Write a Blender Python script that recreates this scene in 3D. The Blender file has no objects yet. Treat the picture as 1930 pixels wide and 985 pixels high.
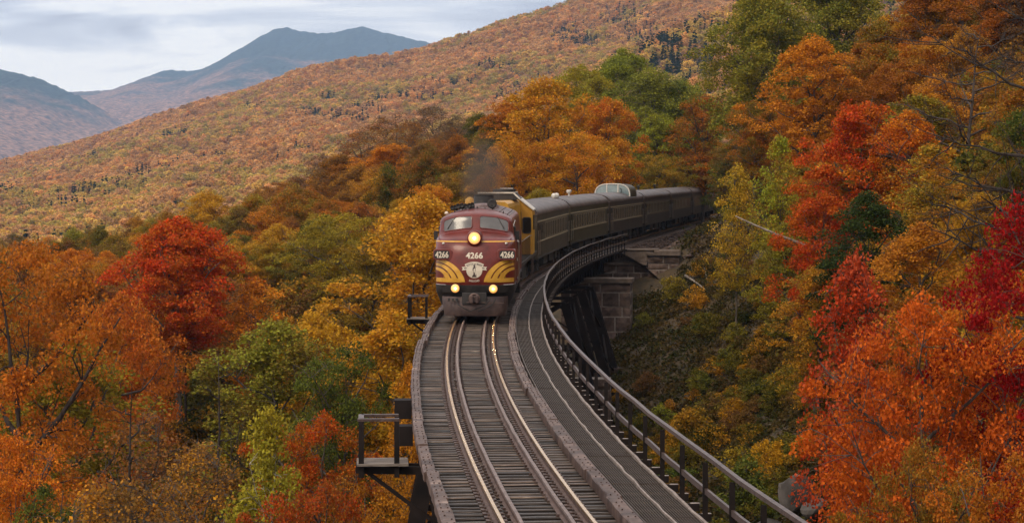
import bpy, math, random
import numpy as np
from mathutils import Vector, Matrix
S = bpy.context.scene
C = S.collection
rad = math.radians

# ------------------------------------------------------------------ camera, sky, sun, exposure
FPX, HOR, CAMZ = 4215.7, 324.2, 5.72          # focal length in photo pixels, horizon row, eye height above the rails
cam_data = bpy.data.cameras.new("camera")
cam_data.sensor_width = 36.0
cam_data.lens = 36.0 * FPX / 1930.0
cam_data.clip_start = 0.5
cam_data.clip_end = 40000
cam = bpy.data.objects.new("camera", cam_data)
C.objects.link(cam)
PITCH = math.atan((492.5 - HOR) / FPX)
cam.location = (0, 0, CAMZ)
cam.rotation_euler = (rad(90) - PITCH, 0, 0)
S.camera = cam

world = bpy.data.worlds.new("World")
S.world = world
world.use_nodes = True
SUN_EL, SUN_AZ = rad(48), rad(215)            # azimuth clockwise from +Y
def build_world():
    nt = world.node_tree
    N, Lk = nt.nodes, nt.links
    N.clear()
    out = N.new('ShaderNodeOutputWorld')
    bg = N.new('ShaderNodeBackground')
    sky = N.new('ShaderNodeTexSky')
    sky.sky_type = 'NISHITA'
    sky.sun_disc = False
    sky.sun_elevation = SUN_EL
    sky.sun_rotation = SUN_AZ
    sk = N.new('ShaderNodeVectorMath'); sk.operation = 'SCALE'; sk.inputs['Scale'].default_value = 0.10
    Lk.new(sky.outputs['Color'], sk.inputs[0])
    tc = N.new('ShaderNodeTexCoord')
    mp = N.new('ShaderNodeMapping'); mp.inputs['Scale'].default_value = (6.5, 6.5, 48.0)
    mp.inputs['Location'].default_value = (1.3, 0.4, 3.5)
    Lk.new(tc.outputs['Generated'], mp.inputs['Vector'])
    n1 = N.new('ShaderNodeTexNoise'); n1.inputs['Scale'].default_value = 1.0; n1.inputs['Detail'].default_value = 6
    n1.inputs['Roughness'].default_value = 0.52; n1.inputs['Distortion'].default_value = 1.0
    Lk.new(mp.outputs[0], n1.inputs['Vector'])
    mp2 = N.new('ShaderNodeMapping'); mp2.inputs['Scale'].default_value = (3.0, 3.0, 22.0)
    mp2.inputs['Location'].default_value = (4.1, 0.0, 0.66)
    Lk.new(tc.outputs['Generated'], mp2.inputs['Vector'])
    n2 = N.new('ShaderNodeTexNoise'); n2.inputs['Scale'].default_value = 1.0; n2.inputs['Detail'].default_value = 3
    Lk.new(mp2.outputs[0], n2.inputs['Vector'])
    ad = N.new('ShaderNodeMath'); ad.operation = 'ADD'
    Lk.new(n1.outputs['Fac'], ad.inputs[0]); Lk.new(n2.outputs['Fac'], ad.inputs[1])
    cr = N.new('ShaderNodeValToRGB')
    e = cr.color_ramp.elements
    e[0].position = 0.43; e[0].color = (0.54, 0.51, 0.53, 1)
    e[1].position = 0.555; e[1].color = (1.22, 1.14, 1.04, 1)
    m = e.new(0.50); m.color = (0.84, 0.815, 0.82, 1)
    hf = N.new('ShaderNodeMath'); hf.operation = 'MULTIPLY'; hf.inputs[1].default_value = 0.5
    Lk.new(ad.outputs[0], hf.inputs[0]); Lk.new(hf.outputs[0], cr.inputs['Fac'])
    # the clear strip that overcast leaves low over the horizon, all the way round
    sx = N.new('ShaderNodeSeparateXYZ'); Lk.new(tc.outputs['Generated'], sx.inputs[0])
    mr = N.new('ShaderNodeMapRange'); mr.interpolation_type = 'SMOOTHSTEP'
    mr.inputs['From Min'].default_value = 0.046; mr.inputs['From Max'].default_value = 0.030
    mr.inputs['To Min'].default_value = 0.0; mr.inputs['To Max'].default_value = 0.85
    wob = N.new('ShaderNodeMath'); wob.operation = 'MULTIPLY_ADD'; wob.inputs[1].default_value = 0.022
    Lk.new(n2.outputs['Fac'], wob.inputs[0]); 
    sub = N.new('ShaderNodeMath'); sub.operation = 'SUBTRACT'; sub.inputs[1].default_value = 0.011
    Lk.new(sx.outputs['Z'], sub.inputs[0]); Lk.new(sub.outputs[0], wob.inputs[2])
    Lk.new(wob.outputs[0], mr.inputs['Value'])
    mx1 = N.new('ShaderNodeMix'); mx1.data_type = 'RGBA'
    Lk.new(mr.outputs[0], mx1.inputs[0]); Lk.new(cr.outputs['Color'], mx1.inputs[6])
    mx1.inputs[7].default_value = (1.3, 1.22, 1.10, 1)
    mx = N.new('ShaderNodeMix'); mx.data_type = 'RGBA'; mx.inputs[0].default_value = 0.96
    Lk.new(sk.outputs[0], mx.inputs[6]); Lk.new(mx1.outputs[2], mx.inputs[7])
    Lk.new(mx.outputs[2], bg.inputs['Color'])
    bg.inputs['Strength'].default_value = 1.0
    Lk.new(bg.outputs[0], out.inputs['Surface'])
build_world()

sun_d = bpy.data.lights.new("sun", 'SUN')
sun_d.energy = 1.5
sun_d.angle = rad(22)
sun_d.color = (1.0, 0.86, 0.66)
sun = bpy.data.objects.new("sun", sun_d)
C.objects.link(sun)
_sd = Vector((math.sin(SUN_AZ) * math.cos(SUN_EL), math.cos(SUN_AZ) * math.cos(SUN_EL), math.sin(SUN_EL)))
sun.rotation_euler = _sd.to_track_quat('Z', 'Y').to_euler()

S.view_settings.view_transform = 'Standard'
S.view_settings.look = 'None'
S.view_settings.exposure = 0.26
S.view_settings.gamma = 1.0
S.view_settings.use_curve_mapping = False
S.render.engine = 'CYCLES'
cy = S.cycles
cy.max_bounces = 6; cy.diffuse_bounces = 2; cy.glossy_bounces = 3; cy.transmission_bounces = 3
cy.volume_bounces = 1; cy.transparent_max_bounces = 6
cy.use_denoising = True
cy.sample_clamp_indirect = 4.0

# ------------------------------------------------------------------ materials
def new_mat(name):
    m = bpy.data.materials.new(name); m.use_nodes = True
    nt = m.node_tree
    return m, nt, nt.nodes['Principled BSDF']

def pmat(name, c1, c2=None, scale=3.0, rough=0.7, metal=0.0, bump=0.0, bscale=None, rand=0.0, stretch=None, c3=None, spec=0.5, detail=5, coat=0.0, ramp=(0.35, 0.65), space='Object'):
    """procedural paint / wood / stone: noise blend of two or three real colours with bump"""
    m, nt, b = new_mat(name)
    N, Lk = nt.nodes, nt.links
    b.inputs['Roughness'].default_value = rough
    b.inputs['Metallic'].default_value = metal
    b.inputs['Specular IOR Level'].default_value = spec
    if coat: b.inputs['Coat Weight'].default_value = coat; b.inputs['Coat Roughness'].default_value = 0.12
    tc = N.new('ShaderNodeTexCoord')
    vec = tc.outputs[space]
    oi = N.new('ShaderNodeObjectInfo')
    if rand:
        ad = N.new('ShaderNodeVectorMath'); ad.operation = 'ADD'
        sc = N.new('ShaderNodeMath'); sc.operation = 'MULTIPLY'; sc.inputs[1].default_value = 57.0
        Lk.new(oi.outputs['Random'], sc.inputs[0])
        Lk.new(vec, ad.inputs[0]); Lk.new(sc.outputs[0], ad.inputs[1]); vec = ad.outputs[0]
    if stretch:
        mp = N.new('ShaderNodeMapping'); mp.inputs['Scale'].default_value = stretch
        Lk.new(vec, mp.inputs['Vector']); vec = mp.outputs[0]
    n = N.new('ShaderNodeTexNoise'); n.inputs['Scale'].default_value = scale; n.inputs['Detail'].default_value = detail
    n.inputs['Roughness'].default_value = 0.62
    Lk.new(vec, n.inputs['Vector'])
    cr = N.new('ShaderNodeValToRGB'); e = cr.color_ramp.elements
    e[0].position, e[1].position = ramp
    e[0].color = (*c1, 1); e[1].color = (*(c2 or c1), 1)
    if c3: k = e.new(min(ramp[1] + 0.1, .95)); k.color = (*c3, 1)
    Lk.new(n.outputs['Fac'], cr.inputs['Fac'])
    col = cr.outputs['Color']
    if rand:
        mr = N.new('ShaderNodeMapRange'); mr.inputs['To Min'].default_value = 1 - rand; mr.inputs['To Max'].default_value = 1 + rand
        Lk.new(oi.outputs['Random'], mr.inputs['Value'])
        vm = N.new('ShaderNodeVectorMath'); vm.operation = 'SCALE'
        Lk.new(col, vm.inputs[0]); Lk.new(mr.outputs[0], vm.inputs['Scale']); col = vm.outputs[0]
    Lk.new(col, b.inputs['Base Color'])
    if bump:
        n2 = N.new('ShaderNodeTexNoise'); n2.inputs['Scale'].default_value = bscale or scale * 3; n2.inputs['Detail'].default_value = 4
        Lk.new(vec, n2.inputs['Vector'])
        bp = N.new('ShaderNodeBump'); bp.inputs['Strength'].default_value = bump; bp.inputs['Distance'].default_value = 0.03
        Lk.new(n2.outputs['Fac'], bp.inputs['Height']); Lk.new(bp.outputs[0], b.inputs['Normal'])
    return m

def lamp_mat(name, r, axis_c, hot, rim, s_hot, s_rim):  # orange falloff puts the soft halo around a lit lamp into the lens emission
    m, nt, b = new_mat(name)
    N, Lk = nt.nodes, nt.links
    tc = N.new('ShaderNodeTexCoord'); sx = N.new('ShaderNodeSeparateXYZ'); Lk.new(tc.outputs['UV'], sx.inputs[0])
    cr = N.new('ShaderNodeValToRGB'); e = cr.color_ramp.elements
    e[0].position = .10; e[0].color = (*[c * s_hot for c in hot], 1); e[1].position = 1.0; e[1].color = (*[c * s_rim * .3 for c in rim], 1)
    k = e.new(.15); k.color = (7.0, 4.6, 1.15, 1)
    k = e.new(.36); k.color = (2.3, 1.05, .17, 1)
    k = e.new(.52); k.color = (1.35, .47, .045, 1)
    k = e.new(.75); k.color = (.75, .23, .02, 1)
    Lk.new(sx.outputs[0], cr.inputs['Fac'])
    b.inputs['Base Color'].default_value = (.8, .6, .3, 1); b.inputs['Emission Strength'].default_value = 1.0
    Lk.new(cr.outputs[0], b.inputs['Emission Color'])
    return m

def emit_mat(name, col, strength):
    m, nt, b = new_mat(name)
    b.inputs['Base Color'].default_value = (0.9, 0.85, 0.7, 1)
    b.inputs['Emission Color'].default_value = (*col, 1)
    b.inputs['Emission Strength'].default_value = strength
    return m

def leaf_material():
    """crown colours come from the tree's own two colours (object properties leaf_a, leaf_b) mixed in clumps"""
    m, nt, b = new_mat("leaf")
    N, Lk = nt.nodes, nt.links
    aa = N.new('ShaderNodeAttribute'); aa.attribute_type = 'OBJECT'; aa.attribute_name = 'leaf_a'
    ab = N.new('ShaderNodeAttribute'); ab.attribute_type = 'OBJECT'; ab.attribute_name = 'leaf_b'
    rn = N.new('ShaderNodeAttribute'); rn.attribute_type = 'GEOMETRY'; rn.attribute_name = 'rnd'
    _leaf_nodes(N, Lk, b, nt, aa.outputs['Color'], ab.outputs['Color'], rn.outputs['Fac'])
    return m

def _leaf_nodes(N, Lk, b, nt, ca, cb, rn, nscale=0.42):
    tc = N.new('ShaderNodeTexCoord'); oi = N.new('ShaderNodeObjectInfo')
    ad = N.new('ShaderNodeVectorMath'); ad.operation = 'ADD'
    sc = N.new('ShaderNodeMath'); sc.operation = 'MULTIPLY'; sc.inputs[1].default_value = 91.0
    Lk.new(oi.outputs['Random'], sc.inputs[0]); Lk.new(tc.outputs['Object'], ad.inputs[0]); Lk.new(sc.outputs[0], ad.inputs[1])
    n = N.new('ShaderNodeTexNoise'); n.inputs['Scale'].default_value = nscale; n.inputs['Detail'].default_value = 3
    Lk.new(ad.outputs[0], n.inputs['Vector'])
    # blend factor: clump noise + a little per-leaf scatter
    ma = N.new('ShaderNodeMath'); ma.operation = 'MULTIPLY_ADD'; ma.inputs[1].default_value = 0.35
    Lk.new(rn, ma.inputs[0]); Lk.new(n.outputs['Fac'], ma.inputs[2])
    mr = N.new('ShaderNodeMapRange'); mr.inputs['From Min'].default_value = 0.50; mr.inputs['From Max'].default_value = 0.82
    Lk.new(ma.outputs[0], mr.inputs['Value'])
    mx = N.new('ShaderNodeMix'); mx.data_type = 'RGBA'
    Lk.new(mr.outputs[0], mx.inputs[0]); Lk.new(ca, mx.inputs[6]); Lk.new(cb, mx.inputs[7])
    # each leaf a little lighter or darker
    m2 = N.new('ShaderNodeMath'); m2.operation = 'MULTIPLY'; m2.inputs[1].default_value = 7.31
    fr = N.new('ShaderNodeMath'); fr.operation = 'FRACT'
    Lk.new(rn, m2.inputs[0]); Lk.new(m2.outputs[0], fr.inputs[0])
    br = N.new('ShaderNodeMapRange'); br.inputs['To Min'].default_value = 0.62; br.inputs['To Max'].default_value = 1.3
    Lk.new(fr.outputs[0], br.inputs['Value'])
    vm = N.new('ShaderNodeVectorMath'); vm.operation = 'SCALE'
    Lk.new(mx.outputs[2], vm.inputs[0]); Lk.new(br.outputs[0], vm.inputs['Scale'])
    b.inputs['Roughness'].default_value = 0.6
    b.inputs['Specular IOR Level'].default_value = 0.04
    Lk.new(vm.outputs[0], b.inputs['Base Color'])
    tr = N.new('ShaderNodeBsdfTranslucent'); Lk.new(vm.outputs[0], tr.inputs['Color'])
    ms = N.new('ShaderNodeMixShader'); ms.inputs[0].default_value = 0.32
    out = nt.nodes['Material Output']
    Lk.new(b.outputs[0], ms.inputs[1]); Lk.new(tr.outputs[0], ms.inputs[2]); Lk.new(ms.outputs[0], out.inputs['Surface'])

def inst_leaf_material():
    m, nt, b = new_mat("distant_leaf")
    N, Lk = nt.nodes, nt.links
    aa = N.new('ShaderNodeAttribute'); aa.attribute_type = 'INSTANCER'; aa.attribute_name = 'ca'
    ab = N.new('ShaderNodeAttribute'); ab.attribute_type = 'INSTANCER'; ab.attribute_name = 'cb'
    rn = N.new('ShaderNodeAttribute'); rn.attribute_type = 'GEOMETRY'; rn.attribute_name = 'rnd'
    _leaf_nodes(N, Lk, b, nt, aa.outputs['Color'], ab.outputs['Color'], rn.outputs['Fac'], 0.25)
    return m

M = {}
M['leaf'] = leaf_material()
M['dleaf'] = inst_leaf_material()
M['bark'] = pmat('bark', (0.045, 0.034, 0.028), (0.13, 0.105, 0.088), 2.2, 0.9, bump=.6, bscale=9, rand=.3, stretch=(3, 3, .6))
M['bark_dark'] = pmat('dark_bark', (0.028, 0.020, 0.017), (0.085, 0.065, 0.056), 2.2, 0.9, bump=.5, bscale=9, rand=.3, stretch=(3, 3, .6), spec=.2)
M['birch_bark'] = pmat('birch_bark', (0.62, 0.57, 0.50), (0.30, 0.26, 0.22), 2.0, 0.8, stretch=(1, 1, 5))
M['tie'] = pmat('tie_wood', (0.022, 0.014, 0.010), (0.125, 0.085, 0.063), 2.6, 0.45, bump=.7, bscale=10, rand=.72, stretch=(.5, 7, 7), c3=(.46, .37, .30), spec=.35, ramp=(.36, .64))
M['tie_side'] = pmat('shaded_creosote_side', (0.012, 0.009, 0.008), (0.035, 0.025, 0.021), 3, 0.8, spec=.2)  # creosoted sides, darkened further to paint the shade in the gaps between ties
M['timber'] = pmat('guard_timber', (0.052, 0.029, 0.023), (0.17, 0.108, 0.088), 1.6, 0.55, bump=.6, bscale=14, c3=(.42, .30, .24), ramp=(.38, .63), spec=.3)
M['rust_steel'] = pmat('rust_steel', (0.05, 0.03, 0.025), (0.14, 0.085, 0.07), 6, 0.6, .3, bump=.3)
M['guard_steel'] = pmat('guard_rail_steel', (0.13, 0.085, 0.072), (0.27, 0.19, 0.165), 5, 0.5, .4, bump=.2)
M['rail_top'] = pmat('polished_rail_head', (0.70, 0.46, 0.24), (0.86, 0.60, 0.35), 3, 0.27, .95)
M['rail_web'] = pmat('rail_web_rust', (0.085, 0.052, 0.043), (0.16, 0.10, 0.085), 5, 0.7, .2)
M['black_steel'] = pmat('black_steel', (0.008, 0.006, 0.006), (0.024, 0.016, 0.014), 1.2, 0.75, 0, bump=.2, bscale=6, spec=.15)
M['handrail'] = pmat('handrail_steel', (0.055, 0.032, 0.027), (0.125, 0.080, 0.068), 7, 0.42, .35, bump=.2)
M['grating'] = pmat('grating_steel', (0.042, 0.029, 0.022), (0.105, 0.076, 0.06), 2.5, 0.6, .1, spec=.3)
M['grate_edge'] = pmat('grating_edge', (0.16, 0.115, 0.095), (0.34, 0.27, 0.23), 5, 0.5, .1, bump=.3)
M['plank'] = pmat('platform_plank', (0.11, 0.085, 0.07), (0.28, 0.23, 0.195), 2, 0.7, spec=.2, bump=.5, stretch=(1, 9, 9))
M['stone'] = pmat('granite_block', (0.05, 0.032, 0.026), (0.15, 0.103, 0.083), 1.7, 0.9, bump=1, bscale=6, rand=.4, c3=(.28, .20, .165), spec=.2)
M['mortar'] = pmat('mortar', (0.17, 0.135, 0.115), (0.30, 0.25, 0.215), 5, 0.9, bump=.4)
M['concrete'] = pmat('weathered_concrete', (0.065, 0.047, 0.036), (0.18, 0.135, 0.11), 1.2, 0.9, spec=.2, bump=.4, bscale=8)
M['rock'] = pmat('grey_rock', (0.032, 0.027, 0.024), (0.11, 0.092, 0.082), .9, 0.85, bump=1, bscale=3, rand=.2)
M['ballast'] = pmat('ballast', (0.04, 0.028, 0.023), (0.16, 0.112, 0.092), 7, 0.95, spec=.15, bump=1, bscale=6, detail=8)
M['dead_wood'] = pmat('dead_wood', (0.15, 0.115, 0.09), (0.34, 0.28, 0.23), 2, 0.8, bump=.5, stretch=(3, 3, 1))
# ------------------------------------------------------------------ object helpers
def tag(o, label=None, cat=None, group=None, kind=None):
    if label: o['label'] = label
    if cat: o['category'] = cat
    if group: o['group'] = group
    if kind: o['kind'] = kind
    return o

def empty(name, loc=(0, 0, 0), rz=0.0, **k):
    o = bpy.data.objects.new(name, None)
    o.empty_display_size = .3
    C.objects.link(o); o.location = loc; o.rotation_euler = (0, 0, rz)
    return tag(o, **k)

def link(name, mesh, parent=None, loc=(0, 0, 0), rot=(0, 0, 0), scale=None):
    o = bpy.data.objects.new(name, mesh)
    C.objects.link(o); o.location = loc; o.rotation_euler = rot
    if scale is not None: o.scale = scale
    if parent is not None: o.parent = parent
    return o

class MB:
    """collects vertices and faces of one piece"""
    def __init__(s): s.v = []; s.f = []; s.m = []
    def add(s, vs, fs, mi=0):
        n = len(s.v); s.v += [tuple(p) for p in vs]
        s.f += [tuple(i + n for i in f) for f in fs]; s.m += [mi] * len(fs)
        return s
    def box(s, c, d, rz=0, mi=0, rot=None, taper=1.0):
        x, y, z = [k / 2 for k in d]
        vs = [Vector((sx * x * (taper if sz > 0 else 1), sy * y * (taper if sz > 0 else 1), sz * z)) for sz in (-1, 1) for sy in (-1, 1) for sx in (-1, 1)]
        R = rot if rot is not None else Matrix.Rotation(rz, 3, 'Z')
        vs = [R @ p + Vector(c) for p in vs]
        return s.add(vs, [(0, 2, 3, 1), (4, 5, 7, 6), (0, 1, 5, 4), (2, 6, 7, 3), (0, 4, 6, 2), (1, 3, 7, 5)], mi)
    def bar(s, a, b, w, h=None, mi=0, up=(0, 0, 1)):
        a, b = Vector(a), Vector(b); d = b - a; L = d.length
        if L < 1e-6: return s
        d /= L; u = Vector(up)
        if abs(d.dot(u)) > .99: u = Vector((0, 1, 0))
        sd = d.cross(u).normalized(); u2 = sd.cross(d)
        R = Matrix((sd, d, u2)).transposed()
        return s.box((a + b) / 2, (w, L, h or w), rot=R, mi=mi)
    def tube(s, pts, r, n=8, mi=0, cap=True, closed=False):
        P = [Vector(p) for p in pts]; k = len(P)
        rs = r if isinstance(r, (list, tuple)) else [r] * k
        base = len(s.v)
        prev = None
        for i, p in enumerate(P):
            if closed: t = P[(i + 1) % k] - P[i - 1]
            else: t = P[min(i + 1, k - 1)] - P[max(i - 1, 0)]
            t.normalize()
            if prev is None:
                a = Vector((0, 0, 1)) if abs(t.z) < .9 else Vector((1, 0, 0))
                prev = t.cross(a).normalized()
            else:
                prev = (prev - t * prev.dot(t)).normalized()
            q = t.cross(prev)
            for j in range(n):
                an = 2 * math.pi * j / n
                s.v.append(tuple(p + (prev * math.cos(an) + q * math.sin(an)) * rs[i]))
        for i in range(k if closed else k - 1):
            i2 = (i + 1) % k
            for j in range(n):
                j2 = (j + 1) % n
                s.f.append((base + i * n + j, base + i * n + j2, base + i2 * n + j2, base + i2 * n + j)); s.m.append(mi)
        if cap and not closed:
            s.f.append(tuple(base + j for j in range(n))[::-1]); s.m.append(mi)
            s.f.append(tuple(base + (k - 1) * n + j for j in range(n))); s.m.append(mi)
        return s
    def cyl(s, c, r, h, n=16, axis='z', mi=0, r2=None):
        ax = {'x': Vector((1, 0, 0)), 'y': Vector((0, 1, 0)), 'z': Vector((0, 0, 1))}[axis]
        c = Vector(c)
        return s.tube([c - ax * h / 2, c + ax * h / 2], [r, r if r2 is None else r2], n, mi)
    def lathe(s, c, prof, n=16, axis='z', mi=0):
        """prof: list of (radius, height)"""
        base = len(s.v); c = Vector(c)
        for (r, h) in prof:
            for j in range(n):
                a = 2 * math.pi * j / n
                p = (r * math.cos(a), r * math.sin(a), h)
                if axis == 'y': p = (p[0], p[2], p[1])
                s.v.append(tuple(c + Vector(p)))
        for i in range(len(prof) - 1):
            for j in range(n):
                j2 = (j + 1) % n
                s.f.append((base + i * n + j, base + i * n + j2, base + (i + 1) * n + j2, base + (i + 1) * n + j)); s.m.append(mi)
        s.f.append(tuple(base + j for j in range(n))[::-1]); s.m.append(mi)
        s.f.append(tuple(base + (len(prof) - 1) * n + j for j in range(n))); s.m.append(mi)
        return s
    def grid(s, P, mi=0, close_u=False):
        """P[i][j] grid of points"""
        base = len(s.v); nu = len(P); nv = len(P[0])
        for r in P: s.v += [tuple(p) for p in r]
        for i in range(nu if close_u else nu - 1):
            i2 = (i + 1) % nu
            for j in range(nv - 1):
                s.f.append((base + i * nv + j, base + i2 * nv + j, base + i2 * nv + j + 1, base + i * nv + j + 1)); s.m.append(mi)
        return s
    def prism(s, poly, y0, y1, mi=0):
        """poly in (x,z), extruded along y"""
        n = len(poly)
        vs = [(x, y0, z) for x, z in poly] + [(x, y1, z) for x, z in poly]
        fs = [tuple(range(n)), tuple(range(2 * n - 1, n - 1, -1))] + [(i, i + n, (i + 1) % n + n, (i + 1) % n) for i in range(n)]
        return s.add(vs, fs, mi)
    def mesh(s, name, mats, smooth=False, bevel=0, angle=None):
        me = bpy.data.meshes.new(name)
        me.from_pydata(s.v, [], s.f)
        for m in (mats if isinstance(mats, (list, tuple)) else [mats]): me.materials.append(m)
        me.polygons.foreach_set('material_index', s.m)
        if bevel:
            import bmesh
            bm = bmesh.new(); bm.from_mesh(me)
            bmesh.ops.recalc_face_normals(bm, faces=bm.faces)
            bmesh.ops.bevel(bm, geom=list(bm.edges), offset=bevel, segments=2, affect='EDGES', profile=.5)
            bm.to_mesh(me); bm.free()
        if smooth: me.polygons.foreach_set('use_smooth', [True] * len(me.polygons))
        me.update()
        if angle: me.set_sharp_from_angle(angle=rad(angle))
        return me
    def build(s, name, mats, parent=None, smooth=False, bevel=0, loc=(0, 0, 0), rot=(0, 0, 0), angle=None, fixn=False):
        me = s.mesh(name, mats, smooth, bevel, angle)
        if fixn:
            import bmesh
            bm = bmesh.new(); bm.from_mesh(me); bmesh.ops.recalc_face_normals(bm, faces=bm.faces); bm.to_mesh(me); bm.free()
        return link(name, me, parent, loc, rot)

def np_mesh(name, V, F4=None, F3=None, mats=(), smooth=False):
    """fast mesh from numpy arrays of quads and/or triangles"""
    me = bpy.data.meshes.new(name)
    V = np.asarray(V, np.float32)
    me.vertices.add(len(V)); me.vertices.foreach_set('co', V.ravel())
    idx = []; st = []; o = 0
    if F4 is not None and len(F4):
        F4 = np.asarray(F4, np.int32); idx.append(F4.ravel()); st.append(np.arange(len(F4)) * 4); o = F4.size
    if F3 is not None and len(F3):
        F3 = np.asarray(F3, np.int32); idx.append(F3.ravel()); st.append(np.arange(len(F3)) * 3 + o)
    idx = np.concatenate(idx).astype(np.int32); st = np.concatenate(st).astype(np.int32)
    me.loops.add(len(idx)); me.loops.foreach_set('vertex_index', idx)
    me.polygons.add(len(st)); me.polygons.foreach_set('loop_start', st)
    for m in mats: me.materials.append(m)
    if smooth: me.polygons.foreach_set('use_smooth', np.ones(len(st), bool))
    me.update(calc_edges=True); me.validate()
    return me

# ------------------------------------------------------------------ the line: curve under the bridge, then straight
TH0, KAP, S1, X0, Y0 = 0.007193, 0.001921, 80.8, -1.4224, 86.37
_ds = 0.25
_s = np.arange(-90, 900, _ds)
_th = TH0 + KAP * np.minimum(_s, S1)
_th = np.where(_s > 190, _th + 0.0030 * (np.minimum(_s, 330) - 190), _th)
_x = np.cumsum(np.sin(_th)) * _ds; _y = np.cumsum(np.cos(_th)) * _ds
_i0 = int(np.argmin(abs(_s))); _x = _x - _x[_i0] + X0; _y = _y - _y[_i0] + Y0
def trk(s):
    return float(np.interp(s, _s, _x)), float(np.interp(s, _s, _y)), float(np.interp(s, _s, _th))
def tp(s, o, z=0.0):
    x, y, t = trk(s)
    return Vector((x + o * math.cos(t), y - o * math.sin(t), z))
def xt(y): return np.interp(y, _y, _x)

def sstep(a, b, x):
    t = np.clip((np.asarray(x, float) - a) / (b - a), 0, 1); return t * t * (3 - 2 * t)

def vnoise(x, y, seed=0):
    """smooth value noise on arrays"""
    x = np.asarray(x, float); y = np.asarray(y, float)
    xi = np.floor(x).astype(np.int64); yi = np.floor(y).astype(np.int64)
    fx = x - xi; fy = y - yi; fx = fx * fx * (3 - 2 * fx); fy = fy * fy * (3 - 2 * fy)
    def h(a, b):
        n = (a * 374761393 + b * 668265263 + seed * 144665) & 0x7fffffff
        n = ((n ^ (n >> 13)) * 1274126177) & 0x7fffffff
        return ((n ^ (n >> 16)) & 0xffff) / 65535.0
    return (h(xi, yi) * (1 - fx) + h(xi + 1, yi) * fx) * (1 - fy) + (h(xi, yi + 1) * (1 - fx) + h(xi + 1, yi + 1) * fx) * fy
def fbm(x, y, o=4, seed=0):
    r = 0; a = .5
    for i in range(o):
        r = r + a * vnoise(np.asarray(x) * 2 ** i, np.asarray(y) * 2 ** i, seed + i * 7); a *= .5
    return r

def ground_z(x, y):
    x = np.asarray(x, float); y = np.asarray(y, float)
    d = x - xt(y)
    A = (9.2 * sstep(175, 122, y) + 2.3 * sstep(172.5, 168, y)) * sstep(8, 55, y)              # the ravine the bridge crosses
    lft = np.maximum(-d - 3, 0); rgt = np.maximum(d - 3, 0)
    fall = 21 * (1 - np.exp(-lft * .40 / 21))
    rise = .42 * np.minimum(rgt, 18) + .50 * np.maximum(rgt - 18, 0)
    rise = np.where(rise > 34, 34 + (rise - 34) * .25, rise)
    z = -1.25 - A * np.exp(-(rgt / 26) ** 2) - fall + rise
    # the rise behind the line, left of the train, and the valley floor beyond
    z = z + (17.5 * sstep(175, 330, y) * np.exp(-((x + 6) / 48) ** 2)) * sstep(4, 18, lft)
    z = z + (fbm(x / 9, y / 9, 3, 3) - .45) * 1.6 * sstep(3.5, 9, np.abs(d))
    w = sstep(430, 620, y)
    z = z * (1 - w) + w * np.minimum(z, -24 + (fbm(x / 60, y / 60, 3, 5) - .4) * 8)
    return z

def img(x, y, z):
    """photo pixel of a world point"""
    c, s_ = math.cos(PITCH), math.sin(PITCH)
    dz = np.asarray(z, float) - CAMZ
    Y = y * c - dz * s_; Z = y * s_ + dz * c
    return 965 + FPX * x / Y, 492.5 - FPX * Z / Y
def at(u, v, y):
    """world point seen at photo pixel (u, v) at distance y"""
    a = (u - 965) / FPX; b = (492.5 - v) / FPX
    c, s_ = math.cos(PITCH), math.sin(PITCH)
    t = y / (c + s_ * b)
    return Vector((a * t, y, CAMZ + (-s_ + c * b) * t))
# ------------------------------------------------------------------ ground, hillside, mountains, haze
def terrain(name, xs, ys, zf, mats, smooth=True):
    X, Y = np.meshgrid(xs, ys)
    Z = zf(X, Y)
    V = np.stack([X, Y, Z], -1).reshape(-1, 3)
    nx, ny = len(xs), len(ys)
    i = np.arange(nx - 1)[None, :] + np.arange(ny - 1)[:, None] * nx
    F = np.stack([i, i + 1, i + nx + 1, i + nx], -1).reshape(-1, 4)
    me = np_mesh(name, V, F4=F, mats=mats, smooth=smooth)
    o = link(name, me); o['kind'] = 'structure'
    return o

M['ground'] = pmat('leaf_litter_ground', (0.035, 0.028, 0.016), (0.10, 0.062, 0.03), 1.1, 0.95, bump=1, bscale=4, c3=(.19, .09, .03), detail=8)
M['hill'] = pmat('hillside_floor', (0.05, 0.028, 0.014), (0.12, 0.06, 0.025), .02, 0.95, detail=8)
gx = np.concatenate([np.linspace(-260, -70, 50), np.arange(-66, 70, 1.6), np.linspace(72, 260, 50)])
gy = np.concatenate([np.arange(-30, 260, 1.6), np.linspace(264, 720, 90)])
terrain('ground', gx, gy, ground_z, [M['ground']])

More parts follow.
